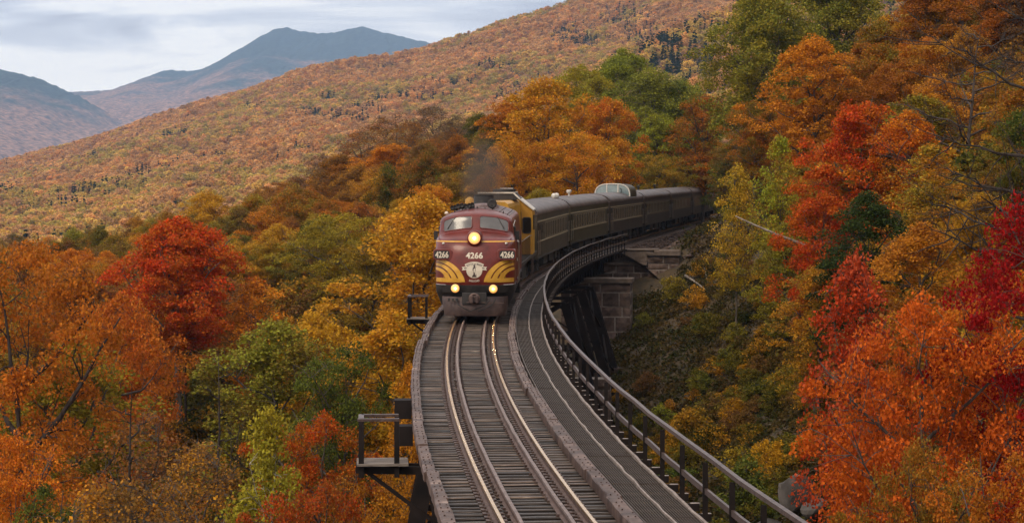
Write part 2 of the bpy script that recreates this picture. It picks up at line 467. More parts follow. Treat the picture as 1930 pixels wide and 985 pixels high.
CREST_U = [-400, 0, 120, 220, 330, 450, 560, 680, 790, 920, 1050, 1200, 1400, 1930, 2600]
CREST_V = [330, 288, 262, 228, 193, 150, 113, 94, 77, 40, 2, -45, -120, -260, -420]
CREST_Y = 2600.0
_cx = [(u - 965) / FPX * CREST_Y for u in CREST_U]
_cz = [CAMZ + (HOR - v) / FPX * CREST_Y - 19 for v in CREST_V]
SP_U = [700, 860, 960, 1060, 1180, 1300, 1420, 1930]
SP_V = [380, 300, 225, 160, 95, 35, -20, -200]
SP_Y = 1480.0
_sx = [(u - 965) / FPX * SP_Y for u in SP_U]
_sz = [CAMZ + (HOR - v) / FPX * SP_Y - 7 for v in SP_V]
def hill_z(x, y):
    zc = np.interp(x * CREST_Y / np.maximum(y, 900), _cx, _cz)
    t = np.clip((y - 640) / (CREST_Y - 640), 0, 1)
    base = -29 + (zc + 29) * (0.30 * t + .70 * t ** 1.7)
    b = np.clip((y - CREST_Y) / 1500, 0, 1)
    base = base - (zc + 40) * b ** 1.2
    sc = np.interp(x * SP_Y / np.maximum(y, 700), _sx, _sz)
    ty = np.where(y < SP_Y, sstep(760, SP_Y, y), 1 - .85 * sstep(SP_Y, 2050, y))
    spur = -29 + (sc + 29) * ty
    z = np.maximum(base, spur)
    z = z + (fbm(x / 150, y / 190, 4, 11) - .47) * 30 * sstep(650, 1000, y)
    return z
terrain('hillside', np.linspace(-1400, 1250, 200), np.concatenate([np.linspace(600, 2700, 150), np.linspace(2730, 4300, 24)]), hill_z, [M['hill']])

def mountain_mat(zlo, zhi):
    m, nt, b = new_mat('far_forest_slope')
    N, Lk = nt.nodes, nt.links
    tc = N.new('ShaderNodeTexCoord')
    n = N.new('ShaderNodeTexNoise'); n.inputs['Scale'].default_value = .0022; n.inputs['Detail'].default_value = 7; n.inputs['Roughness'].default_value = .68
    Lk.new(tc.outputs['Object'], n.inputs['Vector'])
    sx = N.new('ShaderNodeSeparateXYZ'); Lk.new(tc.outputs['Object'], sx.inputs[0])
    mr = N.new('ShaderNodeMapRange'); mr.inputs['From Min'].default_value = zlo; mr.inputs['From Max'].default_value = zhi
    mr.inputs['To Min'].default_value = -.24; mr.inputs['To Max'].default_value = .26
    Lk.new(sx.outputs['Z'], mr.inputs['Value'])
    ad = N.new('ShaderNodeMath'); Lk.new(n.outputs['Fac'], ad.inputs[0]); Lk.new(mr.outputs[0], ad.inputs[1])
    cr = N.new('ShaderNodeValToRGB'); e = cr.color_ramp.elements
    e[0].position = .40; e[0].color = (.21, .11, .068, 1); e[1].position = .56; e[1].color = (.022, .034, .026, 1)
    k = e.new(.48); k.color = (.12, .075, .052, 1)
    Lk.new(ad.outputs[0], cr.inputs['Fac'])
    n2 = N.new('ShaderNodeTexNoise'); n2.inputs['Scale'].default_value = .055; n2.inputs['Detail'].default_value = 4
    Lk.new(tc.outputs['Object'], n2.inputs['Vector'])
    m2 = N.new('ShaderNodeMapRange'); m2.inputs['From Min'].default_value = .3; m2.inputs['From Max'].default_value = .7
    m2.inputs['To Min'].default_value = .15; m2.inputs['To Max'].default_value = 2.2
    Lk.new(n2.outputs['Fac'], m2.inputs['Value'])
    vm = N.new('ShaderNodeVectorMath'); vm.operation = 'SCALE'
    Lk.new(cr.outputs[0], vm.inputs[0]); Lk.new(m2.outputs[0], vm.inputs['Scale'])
    Lk.new(vm.outputs[0], b.inputs['Base Color']); b.inputs['Roughness'].default_value = .95
    b.inputs['Specular IOR Level'].default_value = .1
    return m
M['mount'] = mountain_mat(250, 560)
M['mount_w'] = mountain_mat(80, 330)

def mountain(name, y0, us, vs, foot_v, depth, seed, nx=420, mat='mount'):
    """a ridge whose crest stands at distance y0; slopes run down towards us and away"""
    xs_c = [(u - 965) / FPX * y0 for u in us]; zs_c = [CAMZ + (HOR - v) / FPX * y0 for v in vs]
    xs = np.linspace(xs_c[0], xs_c[-1], nx)
    ys = np.concatenate([np.linspace(y0 - depth, y0, 70), np.linspace(y0 + 30, y0 + depth * .22, 14)])
    zf = CAMZ + (HOR - foot_v) / FPX * (y0 - depth)
    def f(x, y):
        # spurs: the crest line is read a little to the side on lower slopes
        t = np.clip(1 - np.abs(y - y0) / depth, 0, 1)
        sh = (fbm(x / 700, y / 900, 3, seed) - .45) * 900 * (1 - t)
        zc = np.interp(x + sh, xs_c, zs_c)
        z = zf + (zc - zf) * t ** 1.15
        z += (fbm(x / 260, y / 300, 5, seed + 2) - .47) * 80 * (1 - t ** 2) * sstep(0, .1, t)
        z += (vnoise(x / 13, y / 60, seed + 9) - .5) * 7 * sstep(.0, .2, t)
        return z
    return terrain(name, xs, ys, f, [M[mat]], smooth=False)
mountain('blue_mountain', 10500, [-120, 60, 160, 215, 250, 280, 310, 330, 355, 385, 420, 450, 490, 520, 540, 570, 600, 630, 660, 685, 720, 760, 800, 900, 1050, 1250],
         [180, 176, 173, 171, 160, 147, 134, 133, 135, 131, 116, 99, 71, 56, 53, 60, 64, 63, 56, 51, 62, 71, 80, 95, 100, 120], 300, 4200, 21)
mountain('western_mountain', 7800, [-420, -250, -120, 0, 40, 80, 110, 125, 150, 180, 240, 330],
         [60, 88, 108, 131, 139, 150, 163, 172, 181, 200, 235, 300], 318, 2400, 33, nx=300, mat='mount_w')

def build_haze():
    m = bpy.data.materials.new('haze_air'); m.use_nodes = True
    nt = m.node_tree; nt.nodes.clear()
    out = nt.nodes.new('ShaderNodeOutputMaterial'); v = nt.nodes.new('ShaderNodeVolumePrincipled')
    v.inputs['Color'].default_value = (0.44, 0.66, 1.0, 1)
    v.inputs['Density'].default_value = HAZE
    v.inputs['Anisotropy'].default_value = 0.2
    nt.links.new(v.outputs[0], out.inputs['Volume'])
    m.cycles.homogeneous_volume = True
    b = MB().box((0, 5650, 400), (6800, 12100, 1000))
    o = b.build('haze', m); o['kind'] = 'stuff'
    o.visible_shadow = True
    return o
HAZE = 7.0e-5
build_haze()
# ------------------------------------------------------------------ the trestle
BR0, BR1 = -72.0, 84.0
trestle = empty('trestle_bridge', tp(0, 0, -.6), label='curved railway trestle of dark steel with timber deck under the train', cat='bridge')
bpy.context.view_layer.update()
def onbridge(o):
    o.parent = trestle; o.matrix_parent_inverse = Matrix.Translation(-trestle.location); return o
def sweep(name, prof, s0, s1, mats, step=1.0, wob=0, mi=None, smooth=False, seed=1, close=True):
    """sweep a closed (offset, z) profile along the line"""
    n = max(2, int((s1 - s0) / step) + 1)
    rr = random.Random(seed); mb = MB()
    P = []
    for i in range(n):
        s = s0 + (s1 - s0) * i / (n - 1)
        dx, dz = (rr.uniform(-wob, wob), rr.uniform(-wob, wob)) if wob else (0, 0)
        P.append([tp(s, o + dx, z + dz) for o, z in prof])
    k = len(prof)
    for r in P: mb.v += [tuple(p) for p in r]
    for i in range(n - 1):
        for j in range(k):
            j2 = (j + 1) % k
            mb.f.append((i * k + j, i * k + j2, (i + 1) * k + j2, (i + 1) * k + j)); mb.m.append(mi[j] if mi else 0)
    mb.f.append(tuple(range(k))[::-1]); mb.m.append(0); mb.f.append(tuple((n - 1) * k + j for j in range(k))); mb.m.append(0)
    return mb.build(name, mats, None, smooth, fixn=True)
def rail_prof(o, top=0.0, h=.178, w=.072):
    b = .07
    return [(o - w / 2, top - .036), (o - w / 2 + .006, top), (o + w / 2 - .006, top), (o + w / 2, top - .036), (o + .011, top - .055), (o + .011, top - h + .03), (o + b, top - h + .012), (o + b, top - h),
            (o - b, top - h), (o - b, top - h + .012), (o - .011, top - h + .03), (o - .011, top - .055)]
rmi = [1, 1, 1] + [0] * 9
for o in (-.753, .753):
    onbridge(sweep('rail', rail_prof(o), BR0, BR1, [M['rail_web'], M['rail_top']], 1.0, mi=rmi))
for o in (-.435, .42):
    onbridge(sweep('guard_rail', rail_prof(o, -.012, .166, .075), BR0 + 3, BR1, [M['rail_web'], M['guard_steel']], 1.0, mi=rmi, wob=.006, seed=int(o * 9)))
# ties
TIE_Z = -.18
def tie_mesh(seed):
    r = random.Random(seed); mb = MB(); L, W, H = 3.16, .18, .24
    n = 7; P = []
    for i in range(n):
        x = -L / 2 + L * i / (n - 1)
        j = lambda a: r.uniform(-a, a)
        P.append([(x, -W / 2 + j(.008), -H), (x, -W / 2 + j(.010), -.018 + j(.008)), (x, -W / 2 + .02 + j(.006), j(.006)), (x, j(.03), j(.007)), (x, W / 2 - .02 + j(.006), j(.006)), (x, W / 2 + j(.01), -.018 + j(.008)), (x, W / 2 + j(.008), -H)])
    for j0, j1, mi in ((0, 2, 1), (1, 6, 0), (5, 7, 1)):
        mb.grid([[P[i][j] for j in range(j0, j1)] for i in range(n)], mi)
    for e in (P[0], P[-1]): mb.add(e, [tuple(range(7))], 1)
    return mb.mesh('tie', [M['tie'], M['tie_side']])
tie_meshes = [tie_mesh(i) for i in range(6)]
rt = random.Random(5)
SP = .405
ties_s = [(-60 + i * SP) for i in range(300)]
for i, s in enumerate(ties_s):
    p = tp(s + rt.uniform(-.03, .03), rt.uniform(-.03, .03), TIE_Z + rt.uniform(-.012, .006))
    o = link('tie', tie_meshes[rt.randrange(6)], None, p, (0, rt.uniform(-.003, .003), -trk(s)[2] + rt.uniform(-.02, .02)), (rt.uniform(.97, 1.03), rt.uniform(.88, 1.12), 1))
    onbridge(o)
mb = MB()
for s in np.arange(BR0, -60.2, SP).tolist() + np.arange(ties_s[-1] + SP, BR1, SP).tolist():
    mb.box(tp(s, 0, TIE_Z - .12), (3.16, .22, .24), rz=-trk(s)[2])
o = mb.build('end_tie', M['tie']); o['kind'] = 'stuff'; onbridge(o)
# tie plates with spike heads under each rail
mb = MB(); r2 = random.Random(8)
for s in np.arange(-60, 8, SP):
    for o in (-.753, .753):
        q = -trk(s)[2]
        mb.box(tp(s, o, TIE_Z + .008), (.36, .19, .022), rz=q)
        for dx in (-.1, .1):
            mb.box(tp(s + .05, o + dx, TIE_Z + .03), (.04, .04, .04), rz=q)
    for o in (-.435, .42):
        for dx in (-.09, .09):
            if r2.random() < .8: mb.box(tp(s, o + dx, TIE_Z + .02), (.05, .05, .045), rz=-trk(s)[2] + r2.uniform(-.5, .5))
o = mb.build('tie_plate', M['rust_steel']); o['kind'] = 'stuff'; onbridge(o)
# loose shims and blocks that give the strip beside each rail its broken look
# guard timbers along the deck edges, length by length
def guard_piece(o0, o1, z0, z1, s0, s1, seed):
    r = random.Random(seed); mb = MB(); n = int((s1 - s0) / .4) + 1; P = []
    j = lambda a: r.uniform(-a, a)
    da, dz = j(.04), j(.02)
    for i in range(n):
        s = s0 + (s1 - s0 - .02) * i / (n - 1)
        P.append([tp(s, o0 + da + j(.008), z0), tp(s, o0 + da + j(.012), z1 - .02 + dz), tp(s, o0 + .02 + da + j(.01), z1 + dz + j(.006)), tp(s, (o0 + o1) / 2 + da, z1 + dz + j(.01)),
                  tp(s, o1 - .02 + da + j(.01), z1 + dz + j(.006)), tp(s, o1 + da + j(.012), z1 - .02 + dz), tp(s, o1 + da + j(.008), z0)])
    mb.grid(P)
    for e in (P[0], P[-1]): mb.add(e, [tuple(range(7))])
    # bolt heads
    s = s0 + .15
    while s < s1 - .1:
        for f in (.27, .73):
            r.random() < .8 and mb.cyl(tp(s + r.uniform(-.05, .05), o0 + (o1 - o0) * (f + r.uniform(-.05, .05)) + da, z1 + dz + .008), .016, .024, 6, mi=1)
        s += SP * (1 if s0 > -62 else 2)
    return onbridge(mb.build('guard_timber', [M['timber'], M['rust_steel']], fixn=False))
k = 0
s = BR0
while s < BR1 - .5:
    e = min(s + 3.6 + (k % 3) * .5, BR1)
    guard_piece(-1.76, -1.53, TIE_Z + .002, .03, s, e, k)
    guard_piece(1.30, 1.55, TIE_Z + .002, .03, s, e, 500 + k)
    s = e; k += 1
# walkway: two rows of bar grating panels
def panel_mesh(L, W):
    mb = MB(); nb = 10
    for i in range(nb):
        x = -W / 2 + W * (i + .5) / nb
        mb.box((x, 0, -.012), (.016, L - .02, .026))
    for t in (-1, -.33, .33, 1):
        mb.box((0, t * (L / 2 - .02), -.014), (W, .014, .02))
    return mb.mesh('grating_panel', M['grating'])
PL = 2.05
pm = panel_mesh(PL, .47)
s = BR0 + PL / 2; rp = random.Random(3)
while s < BR1:
    for o in (1.83, 2.32):
        onbridge(link('grating_panel', pm, None, tp(s, o, -.045 + rp.uniform(-.008, .008)), (rp.uniform(-.004, .004), rp.uniform(-.012, .012), -trk(s)[2])))
    s += PL
onbridge(sweep('grating_seam', [(2.055, -.06), (2.06, -.012), (2.085, -.004), (2.10, -.015), (2.10, -.06)], BR0, BR1, [M['grate_edge']], .7, wob=.012, seed=4))
onbridge(sweep('grating_edge', [(2.545, -.10), (2.545, -.01), (2.58, .0), (2.60, -.01), (2.60, -.10)], BR0, BR1, [M['grate_edge']], .7, wob=.01, seed=5))
onbridge(sweep('grating_edge', [(1.575, -.10), (1.575, -.02), (1.60, -.02), (1.60, -.10)], BR0, BR1, [M['grating']], .7, wob=.005, seed=6))
# brackets that carry the walkway, ends showing outside it
bm_ = MB().box((0, 0, 0), (1.55, .10, .13)).box((.70, 0, .068), (.16, .10, .008), mi=1).mesh('walkway_bracket', [M['black_steel'], M['grate_edge']])
s = BR0 + .4
while s < BR1:
    onbridge(link('walkway_bracket', bm_, None, tp(s, 2.12, -.145), (0, 0, -trk(s)[2])))
    s += 1.2
# handrail
hr = onbridge(sweep('handrail', [(2.64, .96), (2.64, 1.03), (2.70, 1.045), (2.72, 1.03), (2.72, .985), (2.69, .96)], BR0, BR1 + 1, [M['handrail']], 2.4, wob=.012, seed=9))
def onhand(o):
    onbridge(o); mw = Matrix.Translation(-trestle.location)
    o.parent = hr; o.matrix_parent_inverse = Matrix(); return o
onhand(sweep('mid_rail', [(2.65, .46), (2.65, .36), (2.70, .36), (2.70, .46)], BR0, BR1 + 1, [M['handrail']], 2.4, wob=.01, seed=10))
pst = MB().box((0, -.045, .1), (.075, .012, 1.5)).box((0, .045, .1), (.075, .012, 1.5)).box((0, 0, .1), (.012, .08, 1.5)).mesh('post', M['black_steel'])
s = BR0 + .9
while s < BR1 + 1:
    onhand(link('post', pst, None, tp(s, 2.675, .03), (0, 0, -trk(s)[2])))
    s += 2.4 if s < -4 else 1.9
# deck girders and floor under the ties
for o, w in ((-1.05, .36), (1.05, .36)):
    g = onbridge(sweep('girder', [(o - w / 2, -.46), (o + w / 2, -.46), (o + w / 2, -.50), (o + .02, -.50), (o + .02, -1.86), (o + w / 2, -1.86), (o + w / 2, -1.90), (o - w / 2, -1.90), (o - w / 2, -1.86), (o - .02, -1.86), (o - .02, -.50), (o - w / 2, -.50)], BR0, BR1, [M['black_steel']], 3))
    mb = MB()
    for s in np.arange(BR0 + 1, BR1 - .5, 1.7):
        sg = 1 if o > 0 else -1
        mb.box(tp(s, o + sg * .09, -1.18), (.14, .016, 1.34), rz=-trk(s)[2])
    c = mb.build('stiffener', M['black_steel']); c['kind'] = 'stuff'; onbridge(c); c.parent = g; c.matrix_parent_inverse = Matrix()
sub = MB()
for s in np.arange(BR0 + 2, BR1 - 1, 3.4):
    sub.bar(tp(s, -1, -.75), tp(s, 1, -.75), .12, .12); sub.bar(tp(s, -1, -1.7), tp(s, 1, -1.7), .12, .12); sub.bar(tp(s, -1, -.75), tp(s, 1, -1.7), .08, .08)
c = sub.build('sway_brace', M['black_steel']); c['kind'] = 'stuff'; onbridge(c)
# towers
foot_m = M['stone']
def bent(s, tower, flare=.18, o0=1.1):
    tops = []; 
    for sd in (-1, 1):
        top = tp(s, sd * o0, -1.95)
        d = 8.0
        for _ in range(6):
            ft = tp(s, sd * (o0 + flare * d), 0); gz = float(ground_z(ft.x, ft.y)); d = max(1.2, -1.95 - gz)
        ft.z = gz - .1
        mb = MB()
        # laced column: two channels with lacing
        ax = (ft - top).normalized(); t = trk(s)[2]; fw = Vector((math.sin(t), math.cos(t), 0)); lat = Vector((math.cos(t), -math.sin(t), 0))
        for q in (-1, 1):
            mb.bar(top + fw * q * .34, ft + fw * q * .34, .52, .09, up=fw)
        n = int((ft - top).length / .55)
        for i in range(n):
            a, b = top.lerp(ft, i / n), top.lerp(ft, (i + 1) / n)
            for e in (-.25, .25):
                mb.bar(a + fw * .34 * (1 if i % 2 else -1) + lat * e, b - fw * .34 * (1 if i % 2 else -1) + lat * e, .10, .02, up=lat)
        leg = onbridge(mb.build('tower_leg', M['black_steel']))
        # masonry pedestal under the leg
        pb = MB(); rr = random.Random(int(s * 3 + sd))
        pb.box((ft.x, ft.y, gz - .6), (1.3, 1.3, 1.9), rz=-t, taper=.82)
        pd = onbridge(pb.build('pedestal', M['stone'], bevel=.05))
        tops.append((top, ft))
    n = max(1, int(round((tops[0][0] - tops[0][1]).length / 4.2)))
    for i in range(n):
        A = [a.lerp(b, i / n) for a, b in tops]; B = [a.lerp(b, (i + .96) / n) for a, b in tops]
        mb = MB(); mb.bar(A[0], B[1], .14, .10); onbridge(mb.build('tower_brace', M['black_steel']))
        mb = MB(); mb.bar(A[1], B[0], .14, .10); onbridge(mb.build('tower_brace', M['black_steel']))
        mb = MB(); mb.bar(A[0], A[1], .22, .20); onbridge(mb.build('tower_strut', M['black_steel']))
    return tops
for sa, sb in ((-66, -58), (-45, -37), (-19, -11), (8, 16), (30, 37), (44, 50), (57, 63)):
    A, B = (bent(q, 0, .30, 2.35) if sa > 40 else bent(q, 0, .2) for q in (sa, sb))
    for k in (0, 1):
        L = (A[k][0] - A[k][1]).length; n = max(1, int(round(L / 4.6)))
        for i in range(n):
            for p, q in ((A, B), (B, A)):
                mb = MB(); mb.bar(p[k][0].lerp(p[k][1], i / n), q[k][0].lerp(q[k][1], (i + .95) / n), .12, .10); onbridge(mb.build('tower_brace', M['black_steel']))
# refuge platforms on the left side
def platform(s, name_label, o0=-1.8, w=1.05, zf=-.55):
    """bracketed refuge: plank floor, frame, hoop of posts and a top rail"""
    t = trk(s)[2]
    P = lambda o, ds, z: tp(s + ds, o, z)
    pl = onbridge(MB().bar(P(o0 + .3, -.28, zf - .22), P(o0 - w - .12, -.28, zf - .18), .1, .17).bar(P(o0 + .3, .28, zf - .22), P(o0 - w - .12, .28, zf - .18), .1, .17).build('refuge_platform', M['black_steel']))
    def sub(o):
        onbridge(o); o.parent = pl; o.matrix_parent_inverse = Matrix(); return o
    for i in range(4):
        a = -.42 + .28 * i
        sub(MB().bar(P(o0, a, zf - .06), P(o0 - w - .1, a, zf - .06), .26, .05).build('plank', M['plank']))
    for (o, ds) in ((o0 - w, -.42), (o0 - w, .42), (o0 - .25, -.42)):
        sub(MB().bar(P(o, ds, zf - .34), P(o, ds, .34), .11, .11).build('post', M['black_steel']))
    sub(MB().bar(P(o0 - w - .08, -.42, .36), P(o0 - .2, -.42, .36), .12, .06).build('top_rail', M['handrail']))
    sub(MB().bar(P(o0 - w, -.36, .365), P(o0 - w, .46, .365), .12, .06).build('top_rail', M['handrail']))
    sub(MB().bar(P(o0 - w, .42, .365), P(o0 - .2, .42, .365), .12, .06).build('top_rail', M['handrail']))
    sub(MB().bar(P(o0 + .4, -.28, zf - .2), P(o0 + .6, -.28, zf - 1.4), .1, .1).bar(P(o0 - w * .9, -.28, zf - .22), P(o0 + .5, -.28, zf - 1.3), .08, .08).build('bracket', M['black_steel']))
    return pl
platform(-37.5, '', o0=-1.93, w=1.02)
platform(10.5, '', o0=-2.2, w=1.0)
# open box beams that stick out of the deck edge beside the near refuge
for s_, z_ in ((-31.8, -.05), (-34.3, -.40)):
    onbridge(MB().box(tp(s_, -1.98, z_), (.42, .5, .46), rz=-trk(s_)[2]).build('outrigger', M['black_steel']))

# ------------------------------------------------------------------ far abutment: stone wing wall, concrete bearing block, pier
def stone_block(c, d, rz, seed, parent, name='stone'):
    r = random.Random(seed); mb = MB()
    # pillow-faced block: box with a 3x3 front grid pushed out unevenly
    x, y, z = [k / 2 - .012 for k in d]; R = Matrix.Rotation(rz, 3, 'Z')
    n = 4; fr = []
    for i in range(n):
        row = []
        for j in range(n):
            u, v = -1 + 2 * i / (n - 1), -1 + 2 * j / (n - 1)
            e = 0 if (i in (0, n - 1) or j in (0, n - 1)) else r.uniform(.02, .09)
            row.append((u * x, -y - e, v * z))
        fr.append(row)
    mb.grid(fr)
    rt_ = [[( x + (0 if j in (0, 3) or i in (0, 3) else r.uniform(.02, .07)), -y + 2 * y * i / 3, -z + 2 * z * j / 3) for j in range(4)] for i in range(4)]
    mb.grid(rt_)
    mb.add([(-x, -y, z), (x, -y, z), (x, y, z), (-x, y, z)], [(0, 1, 2, 3)])
    mb.add([(-x, -y, -z), (-x, -y, z), (-x, y, z), (-x, y, -z)], [(0, 1, 2, 3)])
    mb.v = [tuple(R @ Vector(p) + Vector(c)) for p in mb.v]
    o = mb.build(name, M['stone'], parent)
    return o
def masonry(root, x0, x1, y0, y1, rows, rz, seed, cap=None):
    """courses of big granite blocks; rows = list of (z0, z1); local axes rotated by rz about (x0,y0)"""
    r = random.Random(seed); R = Matrix.Rotation(rz, 3, 'Z'); O = Vector((x0, y0, 0))
    W = x1 - x0; D = y1 - y0
    base = root.location.copy()
    def put(o): o.matrix_parent_inverse = Matrix.Translation(-base)
    zz0, zz1 = min(a for a, b in rows), max(b for a, b in rows)
    o = MB().box(R @ Vector((W / 2, D / 2 + .03, 0)) + O + Vector((0, 0, (zz0 + zz1) / 2)), (W - .08, D - .06, zz1 - zz0 - .02), rz=rz).build('mortar_core', M['mortar'], root); put(o)
    k = 0
    for (a, b) in rows:
        x = 0; 
        while x < W - .05:
            w = r.uniform(.6, 1.7)
            if W - x - w < .5: w = W - x
            o = stone_block(R @ Vector((x + w / 2, D / 2 + r.uniform(-.05, .05), 0)) + O + Vector((0, 0, (a + b) / 2)), (w - .07, D, b - a - .07), rz, seed * 100 + k, root); put(o)
            x += w; k += 1
    if cap:
        for (xa, xb, z0, z1) in cap:
            o = MB().box(R @ Vector(((xa + xb) / 2, D / 2 - .05, 0)) + O + Vector((0, 0, (z0 + z1) / 2)), (xb - xa, D + .3, z1 - z0), rz=rz).build('cap_stone', M['concrete'], root, bevel=.03); put(o)
def rows(z0, z1, h):
    n = max(1, int(round((z1 - z0) / h))); r = random.Random(int(z0 * 31)); e = [z0] + [z0 + (z1 - z0) * (i + r.uniform(-.22, .22)) / n for i in range(1, n)] + [z1]
    return list(zip(e[:-1], e[1:]))
ab = empty('abutment', at(1235, 500, 171), label='stone abutment with concrete seat where the far end of the trestle lands', cat='abutment')
masonry(ab, 6.4, 12.7, 170.4, 172.4, rows(-5.2, -1.35, .66), rad(-4), 3, cap=[(0, 3.9, -1.35, -1.12), (3.3, 3.9, -1.12, -.9)])
masonry(ab, 10.3, 12.75, 169.9, 172.3, rows(-2.4, -.62, .62), rad(-4), 4, cap=[(-.08, 2.5, -.62, -.40), (.5, 2.45, -.395, -.22)])
o = MB().box((9.4, 171.4, -.72), (3.3, 2.2, .98), rz=rad(-6)).box((9.5, 171.4, -.2), (3.5, 2.4, .10), rz=rad(-6)).build('bearing_block', M['concrete'], ab, bevel=.03)
o.matrix_parent_inverse = Matrix.Translation(-ab.location)
pr = empty('pier', at(1160, 560, 158), label='tall granite pier standing between the dark tower and the abutment', cat='pier')
masonry(pr, 3.4, 8.35, 157, 159.0, rows(-11, -2.05, .78), rad(-8), 5, cap=[(-.1, 5.05, -2.04, -1.72)])
pr2 = empty('stone_pier', at(1155, 690, 122), label='lower stone pier block behind the foot of the dark trestle tower', cat='pier')
masonry(pr2, 3.6, 5.8, 131, 132.4, rows(-12.5, -6.4, .75), rad(-5), 6)

# ballast bed and track beyond the bridge
def bed():
    P = []
    for s in np.arange(84, 420, 2.5):
        w = 2.25 + .25 * math.sin(s * .7)
        P.append([tp(s, -w - 3.2, -3.2), tp(s, -w, -.42), tp(s, -1.9, -.24), tp(s, 0, -.22), tp(s, 1.9, -.24), tp(s, w, -.42), tp(s, w + 1.6, -1.3), tp(s, w + 4, -3.4)])
    o = MB().grid(P).build('ballast_bed', M['ballast'], smooth=True, fixn=True); o['kind'] = 'structure'
    mb = MB(); rr = random.Random(2)
    for s in np.arange(84.3, 330, .55):
        mb.box(tp(s, 0, TIE_Z - .08), (2.6, .23, .2), rz=-trk(s)[2])
    ln = empty('railway_track', tp(90, 0, -.2), label='track on dark ballast that carries the far coaches into the trees', cat='track')
    o = mb.build('tie', M['tie'], ln); o['kind'] = 'stuff'; o.matrix_parent_inverse = Matrix.Translation(-ln.location)
    for of in (-.753, .753):
        o = sweep('rail', rail_prof(of), 84.02, 330, [M['rail_web'], M['rail_top']], 2.0, mi=rmi); o.parent = ln; o.matrix_parent_inverse = Matrix.Translation(-ln.location)
bed()
# ------------------------------------------------------------------ the train
M['maroon'] = pmat('maroon_paint', (0.075, 0.011, 0.008), (0.165, 0.021, 0.014), 1.6, 0.36, bump=.06, bscale=30, coat=.18, spec=.4, ramp=(.25, .55))
M['roof_grime'] = pmat('sooty_roof', (0.10, 0.06, 0.06), (0.22, 0.15, 0.145), 3, 0.55, bump=.3)
M['gold'] = pmat('gold_paint', (0.62, 0.31, 0.035), (0.78, 0.42, 0.06), 4, 0.4)
M['cream'] = pmat('cream_paint', (0.66, 0.56, 0.44), (0.74, 0.65, 0.52), 5, 0.5)
M['ink'] = pmat('dark_print', (0.05, 0.03, 0.028), (0.08, 0.05, 0.045), 5, 0.5)
M['board'] = pmat('number_board_black', (0.012, 0.009, 0.010), (0.02, 0.015, 0.015), 4, 0.3)
M['glass'] = pmat('cab_glass', (0.10, 0.092, 0.09), (0.15, 0.14, 0.135), 1.2, 0.16, spec=.6)
M['dome_glass'] = pmat('dome_glass', (0.14, 0.19, 0.20), (0.25, 0.31, 0.31), 1.5, 0.08, spec=.9)
M['dark_glass'] = pmat('dark_glass', (0.006, 0.005, 0.005), (0.018, 0.014, 0.012), 1.2, 0.2, spec=.25)
M['chrome'] = pmat('bright_steel', (0.45, 0.40, 0.36), (0.6, 0.55, 0.5), 6, 0.3, .9)
M['soot'] = pmat('soot_black', (0.012, 0.010, 0.010), (0.035, 0.028, 0.026), 4, 0.6)
M['pilot'] = pmat('pilot_grime', (0.045, 0.026, 0.023), (0.115, 0.072, 0.062), 2.2, 0.5, .25, bump=.3, c3=(.17, .11, .09))
M['yellow'] = pmat('engine_yellow', (0.46, 0.215, 0.016), (0.60, 0.31, 0.026), 1.8, 0.45, c3=(.36, .16, .03), ramp=(.3, .72))
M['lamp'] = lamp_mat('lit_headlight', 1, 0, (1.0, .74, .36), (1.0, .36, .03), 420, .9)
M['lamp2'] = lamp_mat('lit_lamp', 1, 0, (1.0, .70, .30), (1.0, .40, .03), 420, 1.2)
M['coach_a'] = pmat('coach_grey_green', (0.044, 0.034, 0.024), (0.080, 0.063, 0.046), 1.1, 0.5, bump=.1, stretch=(1, .5, 1.6), spec=.2)
M['coach_b'] = pmat('coach_olive', (0.038, 0.031, 0.017), (0.068, 0.055, 0.030), 1.1, 0.45, bump=.1, stretch=(1, .5, 1.6), spec=.2)
M['coach_c'] = pmat('coach_brown', (0.034, 0.023, 0.017), (0.060, 0.042, 0.031), 1.1, 0.5, bump=.1, spec=.2)
M['croof'] = pmat('coach_roof', (0.042, 0.029, 0.026), (0.12, 0.086, 0.078), 1.0, 0.45, spec=.35, bump=.2, stretch=(1.6, .5, 1.6))
M['stripe'] = pmat('faded_stripe', (0.36, 0.28, 0.17), (0.46, 0.37, 0.24), 3, 0.6)
M['trim'] = pmat('white_trim', (0.55, 0.50, 0.44), (0.7, 0.65, 0.58), 4, 0.5)

ZZ = [1.05, 1.25, 1.5, 1.9, 2.3, 2.6, 2.85, 3.02, 3.14, 3.23, 3.31, 3.37, 3.415, 3.50, 3.95, 4.04, 4.10, 4.155, 4.205, 4.24, 4.27]
YF = [.32, .15, .05, .0, .03, .09, .19, .32, .48, .72, 1.02, 1.32, 1.46, 1.54, 1.72, 1.80, 1.92, 2.12, 2.42, 2.75, 3.6]
WW = [1.49, 1.53, 1.555, 1.56, 1.56, 1.56, 1.555, 1.55, 1.54, 1.53, 1.515, 1.50, 1.495, 1.48, 1.43, 1.39, 1.29, 1.08, .76, .45, .05]
DD = [1.1, 1.15, 1.2, 1.2, 1.2, 1.2, 1.15, 1.1, 1.05, .98, .90, .82, .76, .72, .62, .58, .52, .45, .36, .30, .2]
NE = 2.5
def prof(zz):
    return np.interp(zz, ZZ, YF), np.interp(zz, ZZ, WW), np.interp(zz, ZZ, DD)
def bend(zz): return .19 * sstep(2.95, 3.5, zz)      # the brow droops towards the sides
def nose_y(x, z):
    zz = z
    for _ in range(6): zz = z + bend(zz) * (x / 1.5) ** 2
    yf, w, d = prof(zz); r = min(abs(x) / w, .9999)
    return float(yf + d * (1 - (1 - r ** NE) ** (1 / NE)))

